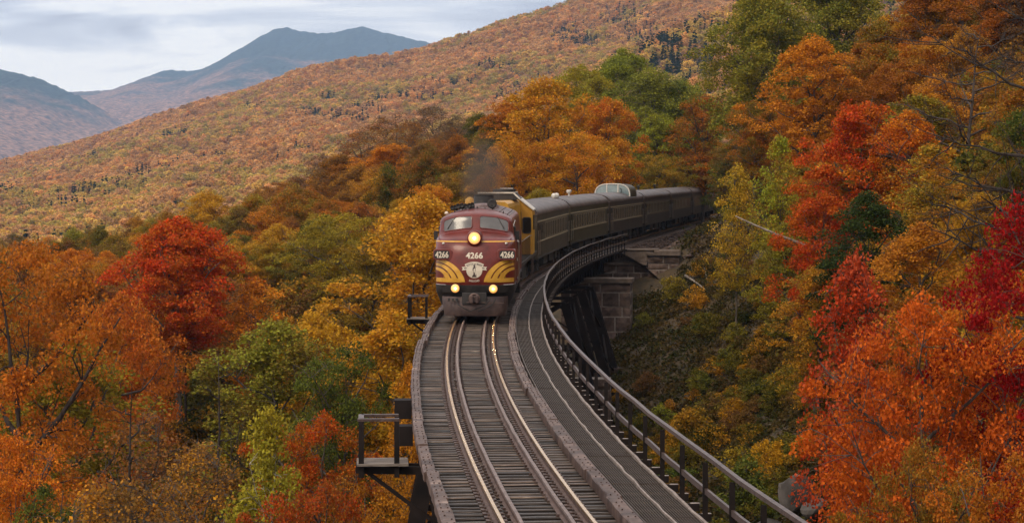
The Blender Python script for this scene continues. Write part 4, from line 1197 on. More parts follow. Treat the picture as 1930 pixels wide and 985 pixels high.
def coach(s0, L, paint, label, dome=None, nwin=15, small=0, stripes=True, vents=(), wpair=True, name='coach', stripe_mat=None):
    root = empty(name, label=label, cat='railway coach', group='coaches of the excursion train')
    hw = 1.52
    ys = (.35, L - .35)
    MB().box((0, L / 2, 2.28), (2 * hw, ys[1] - ys[0], 2.5)).build('body', M[paint], root, bevel=.02)
    arc = [(-hw - .02, 3.42), (-hw - .02, 3.52), (-1.46, 3.66), (-1.3, 3.82), (-1.0, 3.96), (-.5, 4.05), (0, 4.08), (.5, 4.05), (1.0, 3.96), (1.3, 3.82), (1.46, 3.66), (hw + .02, 3.52), (hw + .02, 3.42)]
    P = []
    for y, k in ((ys[0] - .06, .0), (ys[0] - .06, 1), (ys[0] + .02, 1), (ys[1] - .02, 1), (ys[1] + .06, 1), (ys[1] + .06, 0)):
        P.append([(x * (1 if k else .98), y, 3.42 + (z - 3.42) * (1 if k else .0)) for x, z in arc])
    MB().grid(P).build('roof', M['croof'], root, smooth=True, angle=35, fixn=True)
    for y in np.linspace(ys[0] + L * .24, ys[1] - L * .24, 3):
        P = [[(x * 1.004, yy, z + .012) for x, z in arc] for yy in (y - .03, y + .03)]
        MB().grid(P).build('roof_seam', M['soot'], root)
    for sd in (-1, 1):
        x = sd * (hw + .006)
        if stripes:
            for z in (1.98, 3.06): MB().box((x, L / 2, z), (.022, ys[1] - ys[0] - .2, .055)).build('stripe', stripe_mat or M['stripe'], root)
        MB().box((x, L / 2, 1.10), (.03, ys[1] - ys[0] - .1, .07)).build('sill_band', M['soot'], root)
        y0 = 2.2 + small * 1.1
        if small:
            for i in range(small):
                yy = 1.7 + i * 1.0
                MB().box((sd * hw, yy, 2.62), (.03, .34, .42)).build('window', M['dark_glass'], root)
        pitch = (L - y0 - 1.9) / nwin
        fr = MB().box((0, 0, 0), (.05, pitch * .74, .92)).mesh('window', M['trim_c'])
        gl = MB().box((0, 0, .0), (.056, pitch * .56, .82)).mesh('pane', M['dark_glass'])
        for i in range(nwin):
            yy = y0 + pitch * (i + .5)
            f = link('window', fr, root, (sd * (hw - .012), yy, 2.50)); link('pane', gl, f, (0, 0, 0))
        for yy in (1.05, L - 1.05):
            dr = MB().box((sd * (hw - .002), yy, 2.15), (.03, .72, 2.0)).build('door', M[paint], root)
            MB().box((sd * (hw + .01), yy, 2.65), (.03, .42, .6)).build('pane', M['dark_glass'], dr)
            for e in (-.5, .5): MB().tube([(sd * (hw + .05), yy + e, 1.3), (sd * (hw + .05), yy + e, 2.6)], .022, 6).build('grab_rail', M['chrome'], root)
    for e, yy in ((-1, .18), (1, L - .18)):
        MB().box((0, yy, 2.3), (1.5, .36, 2.6)).build('diaphragm', M['soot'], root)
    for y, l in ((L * .34, 2.6), (L * .52, 3.4), (L * .66, 1.8)):
        for sd in (-1, 1): MB().box((sd * .85, y, .78), (.9, l, .5)).build('equipment_box', M['soot'], root)
    for sd in (-1, 1):
        for yy in (1.05, L - 1.05):
            st = MB()
            for z in (.45, .72, .98): st.box((sd * 1.35, yy, z), (.34, .62, .04))
            st.bar((sd * 1.5, yy - .33, .42), (sd * 1.5, yy - .33, 1.1), .04).bar((sd * 1.5, yy + .33, .42), (sd * 1.5, yy + .33, 1.1), .04)
            st.build('steps', M['soot'], root)
    for (x, y, kind) in vents:
        if kind == 'dish':
            MB().lathe((x, y, 4.02), [(.06, 0), (.06, .22), (.15, .28), (.18, .42), (.13, .48), (.01, .48)], 16).build('roof_vent', M['trim'], root, smooth=True, angle=40)
        elif kind == 'ball':
            MB().lathe((x, y, 4.0), [(.10, 0), (.15, .12), (.17, .24), (.11, .34), (.01, .37)], 16).build('roof_vent', M['trim'], root, smooth=True)
        else:
            MB().lathe((x, y, 3.98), [(.10, 0), (.10, .34), (.17, .36), (.17, .46), (.01, .5)], 12).build('roof_vent', M['soot'], root)
    if dome:
        y0, y1 = dome; dw = 1.46
        def sec(k): 
            pts = []
            for a in np.linspace(0, 180, 25):
                c, s_ = math.cos(rad(a)), math.sin(rad(a))
                e = .62
                pts.append((-dw * np.sign(c) * abs(c) ** e * k, 3.72 + (1.02 * s_ ** .72) * (.55 + .45 * k)))
            return pts
        P = [[(x, y0, z) for x, z in sec(1)], [(x, y0 + (y1 - y0) * .75, z) for x, z in sec(1)], [(x, y0 + (y1 - y0) * .92, z) for x, z in sec(.97)], [(x, y1, 3.72 + (z - 3.72) * .75) for x, z in sec(.9)]]
        dm = MB().grid(P).add(P[-1], [tuple(range(25))]).build('dome', M['coach_b'], root, smooth=True, angle=40, fixn=True)
        # glazed front: three lights in a pale frame
        S_ = sec(.985)
        def lo(x): return 3.72
        def seg(xa, xb, name):
            pts = [(xa, lo(xa)), (xb, lo(xb))] + [(x, z) for x, z in S_[::-1] if xa < x < xb]
            # clip arc ends
            arcz = lambda q: float(np.interp(q, [p[0] for p in S_], [p[1] for p in S_]))
            pts = [(xa, 3.74), (xb, 3.74), (xb, arcz(xb))] + [(x, z) for x, z in S_[::-1] if xa + .02 < x < xb - .02] + [(xa, arcz(xa))]
            MB().prism(pts, y0 - .05, y0 + .0).build('dome_pane', M['dome_glass'], dm, fixn=True)
        seg(-1.36, -.46, 'l'); seg(-.46, .46, 'c'); seg(.46, 1.36, 'r')
        arcz = lambda q: float(np.interp(q, [p[0] for p in S_], [p[1] for p in S_]))
        MB().tube([(x, y0 - .06, z) for x, z in S_], .055, 6).build('dome_frame', M['trim'], dm)
        for x in (-.46, .46): MB().bar((x, y0 - .07, 3.72), (x, y0 - .07, arcz(x)), .085, .06).build('dome_mullion', M['trim'], dm)
        MB().bar((-1.44, y0 - .07, 3.74), (1.44, y0 - .07, 3.74), .06, .06).build('dome_sill', M['trim'], dm)
        MB().bar((.75, y0 - .35, 3.9), (.75, y0 - .35, 4.36), .06).bar((.75, y0 - .35, 4.36), (.62, y0 - .35, 4.40), .06).build('dome_pipe', M['soot'], root)
    truck(root, 3.1, 2.5); truck(root, L - 3.1, 2.5)
    place_on_track(root, s0, 3.1, L - 3.1)
    return root
M['trim_c'] = pmat('window_surround', (0.19, 0.14, 0.085), (0.27, 0.21, 0.135), 4, 0.7, spec=.2)

maroon_engine()
yellow_engine(15.75)
s = 33.0; LC = 25.35
coach(s, LC - .3, 'coach_a', 'grey brown coach with small front windows right behind the yellow engine', nwin=13, small=3, vents=((-.55, 1.3, 'pot'), (.25, 1.1, 'pot'), (.6, LC - 1.2, 'ball')))
coach(s + LC, LC - .3, 'coach_b', 'olive coach with faded stripes between the grey brown coach and the dome coach', nwin=14, vents=((.55, 1.0, 'ball'), (.35, 9.5, 'dish')))
coach(s + 2 * LC, LC - .3, 'coach_c', 'brown dome coach with raised glass dome on its roof', dome=(14.6, 20.6), nwin=16, name='dome_coach')
coach(s + 3 * LC, LC - .3, 'coach_c', 'dark brown coach with tall windows just behind the dome coach', nwin=15, vents=((-.9, 6, 'pot'), (-.8, 17, 'pot')), stripe_mat=M['trim_c'])
coach(s + 4 * LC, LC - .3, 'coach_c', 'dark coach next to last of the train before the trees', nwin=12, vents=((-.9, 8, 'pot'),), stripe_mat=M['trim_c'])
coach(s + 5 * LC, LC - .3, 'coach_c', 'last dark coach in view, half hidden where the train leaves the trees', nwin=12, stripe_mat=M['trim_c'])
coach(s + 6 * LC, LC - .3, 'coach_c', 'dark coach behind the leaves at the tail of the train', nwin=12, stripe_mat=M['trim_c'])

# ---- exhaust smoke over the stack
def smoke():
    m = bpy.data.materials.new('exhaust_smoke'); m.use_nodes = True
    nt = m.node_tree; nt.nodes.clear(); N, Lk = nt.nodes, nt.links
    out = N.new('ShaderNodeOutputMaterial'); v = N.new('ShaderNodeVolumePrincipled')
    v.inputs['Color'].default_value = (.20, .165, .145, 1)
    tc = N.new('ShaderNodeTexCoord')
    n = N.new('ShaderNodeTexNoise'); n.inputs['Scale'].default_value = 1.1; n.inputs['Detail'].default_value = 3; n.inputs['Distortion'].default_value = .8
    Lk.new(tc.outputs['Object'], n.inputs['Vector'])
    g = N.new('ShaderNodeTexGradient'); g.gradient_type = 'SPHERICAL'
    mp = N.new('ShaderNodeMapping'); mp.inputs['Scale'].default_value = (.74, .52, .42); mp.inputs['Rotation'].default_value = (0, rad(-14), 0)
    Lk.new(tc.outputs['Object'], mp.inputs['Vector']); Lk.new(mp.outputs[0], g.inputs['Vector'])
    mu = N.new('ShaderNodeMath'); mu.operation = 'MULTIPLY'; Lk.new(n.outputs['Fac'], mu.inputs[0]); Lk.new(g.outputs['Fac'], mu.inputs[1])
    mr = N.new('ShaderNodeMapRange'); mr.inputs['From Min'].default_value = .06; mr.inputs['From Max'].default_value = .5; mr.inputs['To Max'].default_value = .95
    Lk.new(mu.outputs[0], mr.inputs['Value']); Lk.new(mr.outputs[0], v.inputs['Density'])
    Lk.new(v.outputs[0], out.inputs['Volume'])
    p = at(912, 338, 95.5)
    mb = MB(); P = []
    for i in range(9):
        t = i / 8; z = -2.4 + 4.9 * t; r = (.3 + 1.5 * math.sin(math.pi * min(t * .85 + .12, 1))) 
        P.append([(r * math.cos(a) - .25 * (z + 2.4) * .3, r * 1.1 * math.sin(a), z) for a in np.linspace(0, 2 * math.pi, 16, endpoint=False)])
    mb.v = [tuple(q) for r in P for q in r]
    for i in range(8):
        for j in range(16): mb.f.append((i * 16 + j, i * 16 + (j + 1) % 16, (i + 1) * 16 + (j + 1) % 16, (i + 1) * 16 + j)); mb.m.append(0)
    mb.f.append(tuple(range(16))[::-1]); mb.m.append(0); mb.f.append(tuple(8 * 16 + j for j in range(16))); mb.m.append(0)
    o = mb.build('exhaust_smoke', m, loc=p, smooth=True, fixn=True); o['kind'] = 'stuff'
smoke()
# ------------------------------------------------------------------ trees
def tube_np(P, R, n):
    """P (k,3), R (k,) -> verts, quads for an n-sided tapered tube"""
    P = np.asarray(P, float); k = len(P)
    T = np.gradient(P, axis=0); T /= np.linalg.norm(T, axis=1, keepdims=True) + 1e-9
    ref = np.where(np.abs(T[:, 2:3]) < .9, [[0, 0, 1.0]], [[1.0, 0, 0]])
    A = np.cross(T, ref); A /= np.linalg.norm(A, axis=1, keepdims=True) + 1e-9
    B = np.cross(T, A)
    an = np.arange(n) * 2 * np.pi / n
    V = P[:, None, :] + (A[:, None, :] * np.cos(an)[None, :, None] + B[:, None, :] * np.sin(an)[None, :, None]) * np.asarray(R)[:, None, None]
    i = np.arange(k - 1)[:, None] * n; j = np.arange(n)[None, :]; j2 = (j + 1) % n
    F = np.stack([i + j, i + j2, i + n + j2, i + n + j], -1).reshape(-1, 4)
    return V.reshape(-1, 3), F

def curve(a, b, k, sag, rng, wob):
    t = np.linspace(0, 1, k)[:, None]
    P = a + (b - a) * t; P[:, 2] += sag * np.sin(np.pi * t[:, 0])
    if k > 2: P[1:-1] += rng.normal(0, wob, (k - 2, 3))
    return P

def leaf_quads(cen, size, up, rng):
    """kite shaped leaves: centres (n,3), size (n,), preferred facing up-weight"""
    n = len(cen)
    N = rng.normal(0, .62, (n, 3)); N[:, 2] += up; N /= np.linalg.norm(N, axis=1, keepdims=True)
    T = rng.normal(0, 1, (n, 3)); T -= N * (T * N).sum(1, keepdims=True); T /= np.linalg.norm(T, axis=1, keepdims=True)
    B = np.cross(N, T)
    s = size[:, None]
    V = np.stack([cen - T * s * .5, cen + B * s * .36 - N * s * .08, cen + T * s * .55, cen - B * s * .36 - N * s * .08], 1)
    F = np.arange(n * 4).reshape(n, 4)
    return V.reshape(-1, 3), F

def crown_mesh(name, V, F, rng, mat='leaf'):
    me = np_mesh(name, V, F4=F, mats=[M[mat]])
    at_ = me.attributes.new('rnd', 'FLOAT', 'FACE')
    at_.data.foreach_set('value', rng.random(len(F)).astype(np.float32))
    return me

def make_tree(seed, H=13., R=4.2, cb=.28, shape='round', nclump=230, nleaf=120, lsize=.2, csize=.85, flat=.42, lean=.4, nlimb=11, twig=True, trunk_r=.2, fork=False, lower_bias=0., mat='leaf', twigs_bare=0, branch_mat='bark'):
    rng = np.random.default_rng(seed)
    V, F, off = [], [], 0
    def addt(P, Rr, n):
        nonlocal off
        v, f = tube_np(P, Rr, n); V.append(v); F.append(f + off); off += len(v)
    # trunk
    k = 9; t = np.linspace(0, 1, k)
    top = H * (.80 if shape != 'cone' else .98)
    P = np.stack([np.cumsum(rng.normal(0, lean / 6, k)), np.cumsum(rng.normal(0, lean / 6, k)), t * top - .3], -1)
    P[0, :2] = 0; P[1, :2] *= .4
    addt(P, trunk_r * np.concatenate([[1.45], 1.0 - .86 * t[1:]]), 8)
    env = {'round': lambda h: np.sqrt(np.clip(1 - (2 * h - 1) ** 2, 0, 1)) ** .85,
           'oval': lambda h: np.sqrt(np.clip(1 - np.abs(2 * h - .95) ** 2.4, 0, 1)),
           'wide': lambda h: np.clip((1 - np.abs(h - .55) ** 2.2 * 4.0), .12, 1) ** .6 * np.where(h > .98, .3, 1),
           'cone': lambda h: np.clip(1.02 - h, 0, 1) ** .9,
           'slim': lambda h: np.clip(np.sin(np.pi * np.clip(h, 0, 1) ** .7), 0, 1) ** .6}[shape]
    ph = rng.uniform(0, 6.28, 6)
    def lobes(az, h):
        return .78 + .20 * np.sin(3 * az + ph[0] + 3 * h) + .17 * np.sin(5 * az + ph[1] - 8 * h) + .16 * np.sin(2 * az + ph[2] + 11 * h) + .11 * np.sin(9 * az + ph[3] + 17 * h)
    z0 = cb * H
    limbs = [P]
    az0 = rng.uniform(0, 6.28)
    lr = [trunk_r * (1.0 - .86 * t)]
    for i in range(nlimb):
        hs = cb * .85 + (.80 - cb) * (i + .5) / nlimb * .95
        a = P[0] + 0; a = np.array([np.interp(hs * H, P[:, 2], P[:, 0]), np.interp(hs * H, P[:, 2], P[:, 1]), hs * H])
        az = az0 + i * 2.4 + rng.normal(0, .3)
        he = np.clip((hs * H + rng.uniform(.12, .30) * H - z0) / (H - z0), .1, .97) if shape != 'cone' else np.clip((hs * H - .04 * H - z0) / (H - z0), .02, .97)
        r = R * env(np.array(he)) * lobes(az, he) * rng.uniform(.78, 1.0)
        b = np.array([r * math.cos(az), r * math.sin(az), z0 + he * (H - z0)])
        L = curve(a, b, 6, -.05 * r if shape != 'cone' else .04 * r, rng, .07 * R / 4)
        rr = trunk_r * (.52 - .25 * hs) * np.linspace(1, .22, 6)
        addt(L, rr, 5); limbs.append(L); lr.append(rr)
    allP = np.concatenate([l[1:] for l in limbs]); allR = np.concatenate([r[1:] if len(r) == len(l) else r[1:] for r, l in zip(lr, limbs)])
    # clump centres fill the envelope, mostly its outer shell
    M_ = nclump
    h = rng.beta(1.25, 1.15 + lower_bias, M_); az = rng.uniform(0, 2 * np.pi, M_)
    q = rng.uniform(0, 1, M_) ** .45
    rad_ = R * env(h) * lobes(az, h) * q
    cx = np.interp(z0 + h * (H - z0), P[:, 2], P[:, 0]) * .7; cyy = np.interp(z0 + h * (H - z0), P[:, 2], P[:, 1]) * .7
    Cc = np.stack([rad_ * np.cos(az) + cx, rad_ * np.sin(az) + cyy, z0 + h * (H - z0) * (1 - .10 * q * (shape == 'round'))], -1)
    if twig:
        for c in Cc:
            d = np.linalg.norm(allP - c, axis=1) + np.where(allP[:, 2] > c[2] + .2, 1.5, 0)
            j = int(np.argmin(d)); a = allP[j]
            ln = np.linalg.norm(c - a)
            if ln < .2: continue
            Lw = curve(a, c, 4, .06 * ln, rng, .05 * ln)
            addt(Lw, max(.014, min(allR[j] * .6, .05)) * np.array([1, .75, .5, .25]), 3)
            for _ in range(twigs_bare):
                e = c + rng.normal(0, .55, 3) * np.array([1, 1, .7]) * csize
                addt(curve(Lw[rng.integers(1, 4)], e, 3, .05, rng, .06), np.array([.012, .008, .004]), 3)
    tm = np_mesh('trunk', np.concatenate(V), F4=np.concatenate(F), mats=[M[branch_mat]], smooth=True)
    cm = None
    if nleaf:
        n = nclump * nleaf
        cs = csize * rng.uniform(.6, 1.25, M_)
        cen = np.repeat(Cc, nleaf, 0); cr = np.repeat(cs, nleaf)
        D = rng.normal(0, 1, (n, 3)); D /= np.linalg.norm(D, axis=1, keepdims=True); D *= (rng.random(n) ** .45)[:, None]
        out = cen[:, :2] / (np.linalg.norm(cen[:, :2], axis=1, keepdims=True) + .5)
        rr_ = (D[:, 0] ** 2 + D[:, 1] ** 2)
        pos = cen + D * np.stack([cr, cr, cr * flat], -1)
        pos[:, 2] -= rr_ * cr * .32                         # sprays droop at the rim
        lv, lf = leaf_quads(pos, lsize * rng.uniform(.65, 1.3, n), .75, rng)
        cm = crown_mesh('crown', lv, lf, rng, mat)
    return tm, cm, dict(H=H, R=R, cb=cb)

def make_bare(seed, H=12., R=4., trunk_r=.15, cb=.2, n1=11, n2=7, n3=5, up=.5):
    """leafless tree: three orders of branching"""
    rng = np.random.default_rng(seed); V, F, off = [], [], 0
    def addt(P, Rr, n):
        nonlocal off
        v, f = tube_np(P, Rr, n); V.append(v); F.append(f + off); off += len(v)
    k = 9; t = np.linspace(0, 1, k)
    P = np.stack([np.cumsum(rng.normal(0, .12, k)), np.cumsum(rng.normal(0, .12, k)), t * H - .3], -1)
    addt(P, trunk_r * (1.05 - t), 6)
    for i in range(n1):
        hs = cb + (.95 - cb) * i / n1; a = np.array([np.interp(hs * H, P[:, 2], P[:, c]) for c in (0, 1)] + [hs * H])
        az = i * 2.4 + rng.normal(0, .4); r = R * (1.05 - .6 * hs) * rng.uniform(.6, 1.1)
        b = a + np.array([math.cos(az) * r, math.sin(az) * r, r * up * rng.uniform(.4, 1.5)])
        L = curve(a, b, 7, -.06 * r, rng, .06); w = trunk_r * (.5 - .3 * hs)
        addt(L, w * np.linspace(1, .2, 7), 5)
        for j in range(n2):
            q = rng.uniform(.2, 1); a2 = np.array([np.interp(q * 6, range(7), L[:, c]) for c in range(3)])
            d = rng.normal(0, .6, 3); d[:2] += np.array([math.cos(az), math.sin(az)]) * .8; d[2] += up * .7; d *= r * .32
            L2 = curve(a2, a2 + d, 5, -.03, rng, .04); addt(L2, w * .34 * np.linspace(1, .25, 5), 4)
            for m in range(n3):
                q = rng.integers(1, 5); d3 = rng.normal(0, .5, 3) + d / np.linalg.norm(d) * .8; d3[2] += .25
                addt(curve(L2[q], L2[q] + d3 * r * .13, 3, 0, rng, .02), np.array([.010, .007, .003]), 3)
    return np_mesh('trunk', np.concatenate(V), F4=np.concatenate(F), mats=[M['bark_dark']], smooth=True), None, dict(H=H, R=R, cb=cb)

def make_conifer(seed, H=14., R=2.6, nwh=40, nper=10, nn=44, ls=.30):
    rng = np.random.default_rng(seed); V, F, off = [], [], 0; pos = []
    def addt(P, Rr, n):
        nonlocal off
        v, f = tube_np(P, Rr, n); V.append(v); F.append(f + off); off += len(v)
    addt(np.array([[0, 0, -.3], [.05, 0, H * .5], [0, 0, H]]), [.2, .11, .01], 6)
    for i in range(nwh):
        h = .06 + .92 * (i + rng.uniform(-.7, .7)) / nwh; r = R * (1.02 - h) ** .85
        for j in range(nper):
            az = rng.uniform(0, 6.28); rl = r * rng.uniform(.65, 1.12)
            b = np.array([rl * math.cos(az), rl * math.sin(az), h * H - rl * .28]); a = np.array([0, 0, (h + rng.uniform(-.02, .02)) * H])
            addt(np.array([a, (a + b) / 2 + [0, 0, rl * .08], b]), [.03, .018, .005], 3)
            tt = rng.random(nn) ** .6
            p = a + (b - a) * tt[:, None]; p[:, 2] += rl * .08 * np.sin(np.pi * tt); p += rng.normal(0, .11, (nn, 3)) * (1.3 - tt)[:, None] * np.array([1, 1, .5]) * (1 + rl * .35)
            pos.append(p)
    pos = np.concatenate(pos); n = len(pos)
    lv, lf = leaf_quads(pos, ls * rng.uniform(.6, 1.2, n), .45, rng)
    return np_mesh('trunk', np.concatenate(V), F4=np.concatenate(F), mats=[M['bark']], smooth=True), crown_mesh('crown', lv, lf, rng), dict(H=H, R=R, cb=.05)

def make_bush(seed, H=1.8, R=1.3, nclump=46, nleaf=60, ls=.11):
    return make_tree(seed, H=H, R=R, cb=.06, shape='wide', nclump=nclump, nleaf=nleaf, lsize=ls, csize=.36, flat=.55, lean=.1, nlimb=7, trunk_r=.035)

K = {}   # kinds: list of (trunk mesh, crown mesh, dims)
K['maple'] = [make_tree(i, 13, 4.3, .26, 'round', 185, 200, .155, .84, .46, nlimb=14, twigs_bare=1) for i in (1, 2, 3)]
K['oval'] = [make_tree(i, 14, 3.3, .22, 'oval', 165, 175, .15, .80, .55, nlimb=14, twigs_bare=1) for i in (11, 12, 13)]
K['wide'] = [make_tree(i, 12, 5.0, .30, 'wide', 185, 180, .155, .92, .45, nlimb=12, trunk_r=.24) for i in (21, 22)]
K['tall'] = [make_tree(i, 18, 5.0, .30, 'round', 340, 160, .18, 1.05, .55, nlimb=15, trunk_r=.28) for i in (31, 32)]
K['airy'] = [make_tree(i, 12, 2.6, .30, 'slim', 150, 75, .14, .66, .68, nlimb=12, trunk_r=.10, twigs_bare=1) for i in (41, 42)]
K['birch'] = [make_tree(i, 11, 2.2, .34, 'slim', 130, 70, .14, .62, .65, nlimb=11, trunk_r=.085, branch_mat='birch_bark') for i in (45,)]
K['sparse'] = [make_tree(i, 13, 4.0, .25, 'round', 190, 46, .15, .85, .6, nlimb=14, trunk_r=.17, twigs_bare=4) for i in (51, 52)]
K['near'] = [make_tree(i, 10, 4.4, .12, 'round', 128, 280, .096, .68, .44, nlimb=17, trunk_r=.15, twigs_bare=3) for i in (61, 62)]
K['high'] = [make_tree(65, 15, 4.2, .50, 'round', 190, 230, .15, .84, .46, nlimb=13, trunk_r=.26)]
K['leaner'] = [make_tree(66, 13, 5.2, .24, 'wide', 135, 250, .115, .84, .46, nlimb=11, twigs_bare=2, trunk_r=.30, lean=2.2, branch_mat='bark_dark')]
K['reach'] = [make_bare(77, 13, 7.0, .24, .25, 20, 11, 6, .28), make_bare(78, 12, 6.0, .2, .25, 18, 11, 6, .35)]
K['bare'] = [make_bare(i) for i in (71, 72)]
K['snag'] = [make_bare(75, 11, 1.5, .13, .45, 8, 3, 2, .9)]
K['pine'] = [make_conifer(i) for i in (81, 82)]
K['bush'] = [make_bush(i) for i in (91, 92, 93)]
KN = {'maple': 'maple_tree', 'oval': 'broadleaf_tree', 'wide': 'spreading_tree', 'tall': 'tall_tree', 'airy': 'young_tree', 'birch': 'birch_tree', 'sparse': 'thinning_tree', 'near': 'maple_tree', 'bare': 'bare_tree', 'snag': 'dead_tree', 'pine': 'spruce_tree', 'bush': 'shrub', 'high': 'maple_tree', 'leaner': 'maple_tree', 'reach': 'bare_tree'}

COL = dict(
    scarlet=(.56, .062, .012), redorange=(.60, .145, .016), orange=(.72, .26, .02), burnt=(.50, .175, .02), amber=(.64, .30, .024), gold=(.64, .36, .03),
    mustard=(.41, .28, .028), olive=(.225, .175, .024), yellowgreen=(.37, .34, .035), green=(.17, .20, .03), darkgreen=(.036, .058, .015), rust=(.36, .125, .022), brown=(.24, .118, .038),
    crimson=(.36, .012, .010), pinkred=(.58, .10, .035), greybrown=(.22, .135, .075), deepgreen=(.068, .098, .019))
COL = {k: tuple(c * .96 for c in v) for k, v in COL.items()}
_tr = random.Random(77)
_count = {}
FEATURES = []     # (u0, u1, v_top, v_protect, depth)
def put_tree(kind, x, y, H, W, ca, cb_, label, group=None, var=None, rz=None, cat='tree', zbase=None, name=None):
    """one tree: an empty at its foot, trunk and crown as children"""
    lst = K[kind]; tm, cm, d = lst[_tr.randrange(len(lst)) if var is None else var % len(lst)]
    z = float(ground_z(x, y)) if zbase is None else zbase
    root = empty(name or KN[kind], (x, y, z - .1), _tr.uniform(0, 6.28) if rz is None else rz, label=label, cat=cat, group=group)
    sx = W / (2 * d['R']); sz = H / d['H']
    root.scale = (sx, sx, sz)
    link('trunk' if cat == 'tree' else 'stem', tm, root)
    if cm is not None:
        c = link('crown' if cat == 'tree' else 'foliage', cm, root)
        j = lambda col: [max(.003, q * _tr.uniform(.88, 1.12)) for q in COL[col]]
        c['leaf_a'] = j(ca); c['leaf_b'] = j(cb_)
    return root
import re
def short_name(lab):
    return re.split(r',| (?:with|at|in|on|behind|between|standing|tucked|just|upslope|directly|against|far|peeking|beside|low|below|to|left|right|close|hanging|touching|overhanging|under|spreading|out|leaning|near|rising|towering|over|reaching|above|mixed|filling|where|along|of|from) ', lab)[0]
def tree_at(kind, u, v, wpx, depth, ca, cb_, label, var=None, prot=.55, rz=None, group=None, dz=0, minr=None):
    """stand a tree on the ground so that its top shows at photo pixel (u, v)"""
    p = at(u, v, depth); g = float(ground_z(p.x, depth)) + dz
    H = p.z - g
    if H < 3: H = 3.0
    wpx = max(wpx, H / (minr if minr else 1.75 if kind not in ('snag', 'bare', 'birch', 'airy') else 3.5) * FPX / depth)
    FEATURES.append((u - wpx / 2, u + wpx / 2, v, v + prot * H * FPX / depth, depth, short_name(label)))
    return put_tree(kind, p.x, depth, H, wpx * depth / FPX, ca, cb_, label, var=var, rz=rz, group=group, zbase=g)

T = tree_at
# left of the bridge, near to far
T('leaner', 45, 455, 330, 96, 'redorange', 'burnt', 'large red orange maple at the left edge with dark leaning limbs')
T('near', 185, 505, 170, 118, 'redorange', 'burnt', 'burnt orange maple between the left edge maple and the tall scarlet maple')
T('high', 342, 396, 232, 150, 'scarlet', 'redorange', 'tall scarlet maple on a grey trunk standing above the valley', var=0, prot=.9)
T('maple', 225, 540, 150, 142, 'redorange', 'burnt', 'burnt red maple crown tucked under the left side of the scarlet maple')
T('wide', 640, 402, 250, 175, 'olive', 'mustard', 'spreading olive gold tree with a forked dark trunk, left of the locomotive', var=0)
T('oval', 445, 440, 150, 235, 'olive', 'yellowgreen', 'olive green tree just right of the scarlet maple')
T('oval', 525, 422, 130, 215, 'amber', 'gold', 'amber tree between the scarlet maple and the spreading olive tree')
T('maple', 640, 285, 150, 265, 'burnt', 'brown', 'rusty orange tree behind the spreading olive tree')
T('maple', 735, 262, 160, 262, 'orange', 'burnt', 'bright orange tree upslope behind the locomotive, left of the smoke')
T('maple', 815, 335, 150, 195, 'amber', 'orange', 'golden orange tree directly behind the cab on the left')
T('sparse', 815, 192, 160, 340, 'brown', 'greybrown', 'brown thinning tree on the skyline of the near rise', prot=.3)
T('sparse', 725, 215, 150, 345, 'brown', 'rust', 'brown half bare tree left along the near rise', prot=.3)
T('sparse', 605, 285, 120, 300, 'rust', 'greybrown', 'russet thinning tree at the left foot of the near rise', prot=.3)
T('sparse', 680, 240, 130, 305, 'greybrown', 'burnt', 'grey brown half bare tree on the left part of the near rise', prot=.3)
T('sparse', 770, 222, 130, 310, 'brown', 'burnt', 'bronze half bare tree in the middle of the near rise', prot=.3)
T('sparse', 862, 214, 120, 315, 'greybrown', 'brown', 'grey brown thinning tree beside the dark green tree', prot=.3)
T('bare', 745, 205, 120, 335, 'brown', 'brown', 'leafless tree sticking up along the near rise', prot=.15)
T('bare', 650, 250, 110, 330, 'brown', 'brown', 'leafless grey tree at the left end of the near rise', prot=.15)
T('oval', 900, 212, 84, 285, 'darkgreen', 'olive', 'dark green tree against the left side of the big orange maple')
T('maple', 560, 330, 140, 310, 'burnt', 'brown', 'russet tree far behind the amber tree')
T('oval', 392, 358, 110, 265, 'gold', 'amber', 'yellow orange tree peeking over the right shoulder of the scarlet maple')
T('oval', 790, 372, 140, 128, 'amber', 'gold', 'golden tree beside the left flank of the locomotive')
T('oval', 700, 440, 120, 160, 'olive', 'mustard', 'olive tree low between the spreading tree and the golden tree')
T('maple', 600, 572, 160, 122, 'amber', 'gold', 'amber maple below the spreading olive tree')
T('near', 645, 612, 205, 97, 'green', 'deepgreen', 'rounded green tree left of the bridge between the two refuges', var=1)
T('oval', 525, 602, 160, 112, 'olive', 'yellowgreen', 'olive tree to the left of the rounded green tree')
T('oval', 752, 590, 108, 100, 'gold', 'amber', 'small golden tree against the bridge below the far refuge')
T('airy', 770, 690, 80, 92, 'amber', 'orange', 'slender amber tree close under the bridge edge')
T('near', 588, 735, 135, 82, 'scarlet', 'burnt', 'small red maple in front of the rounded green tree')
T('birch', 500, 768, 120, 76, 'mustard', 'yellowgreen', 'yellow green birch with a thin white trunk at the bottom')
T('sparse', 275, 760, 210, 88, 'rust', 'brown', 'rust brown thinning tree under the scarlet maple')
T('oval', 150, 640, 190, 104, 'olive', 'mustard', 'mustard olive tree between the orange maples and the bottom edge')
T('near', 90, 868, 180, 72, 'deepgreen', 'olive', 'dark green tree low in the bottom left corner')
T('sparse', 375, 815, 160, 82, 'amber', 'brown', 'amber brown thinning tree near the bottom, left of the white trunked birch')
T('near', 35, 770, 120, 88, 'redorange', 'orange', 'red orange tree below the left edge maple')
T('near', 690, 835, 130, 72, 'amber', 'rust', 'rusty amber tree under the near refuge platform')
T('near', 590, 862, 170, 70, 'rust', 'scarlet', 'rust red tree at the bottom between the birch and the near refuge')
T('sparse', 200, 870, 190, 70, 'amber', 'brown', 'brown amber tree at the bottom left of the rust brown one')
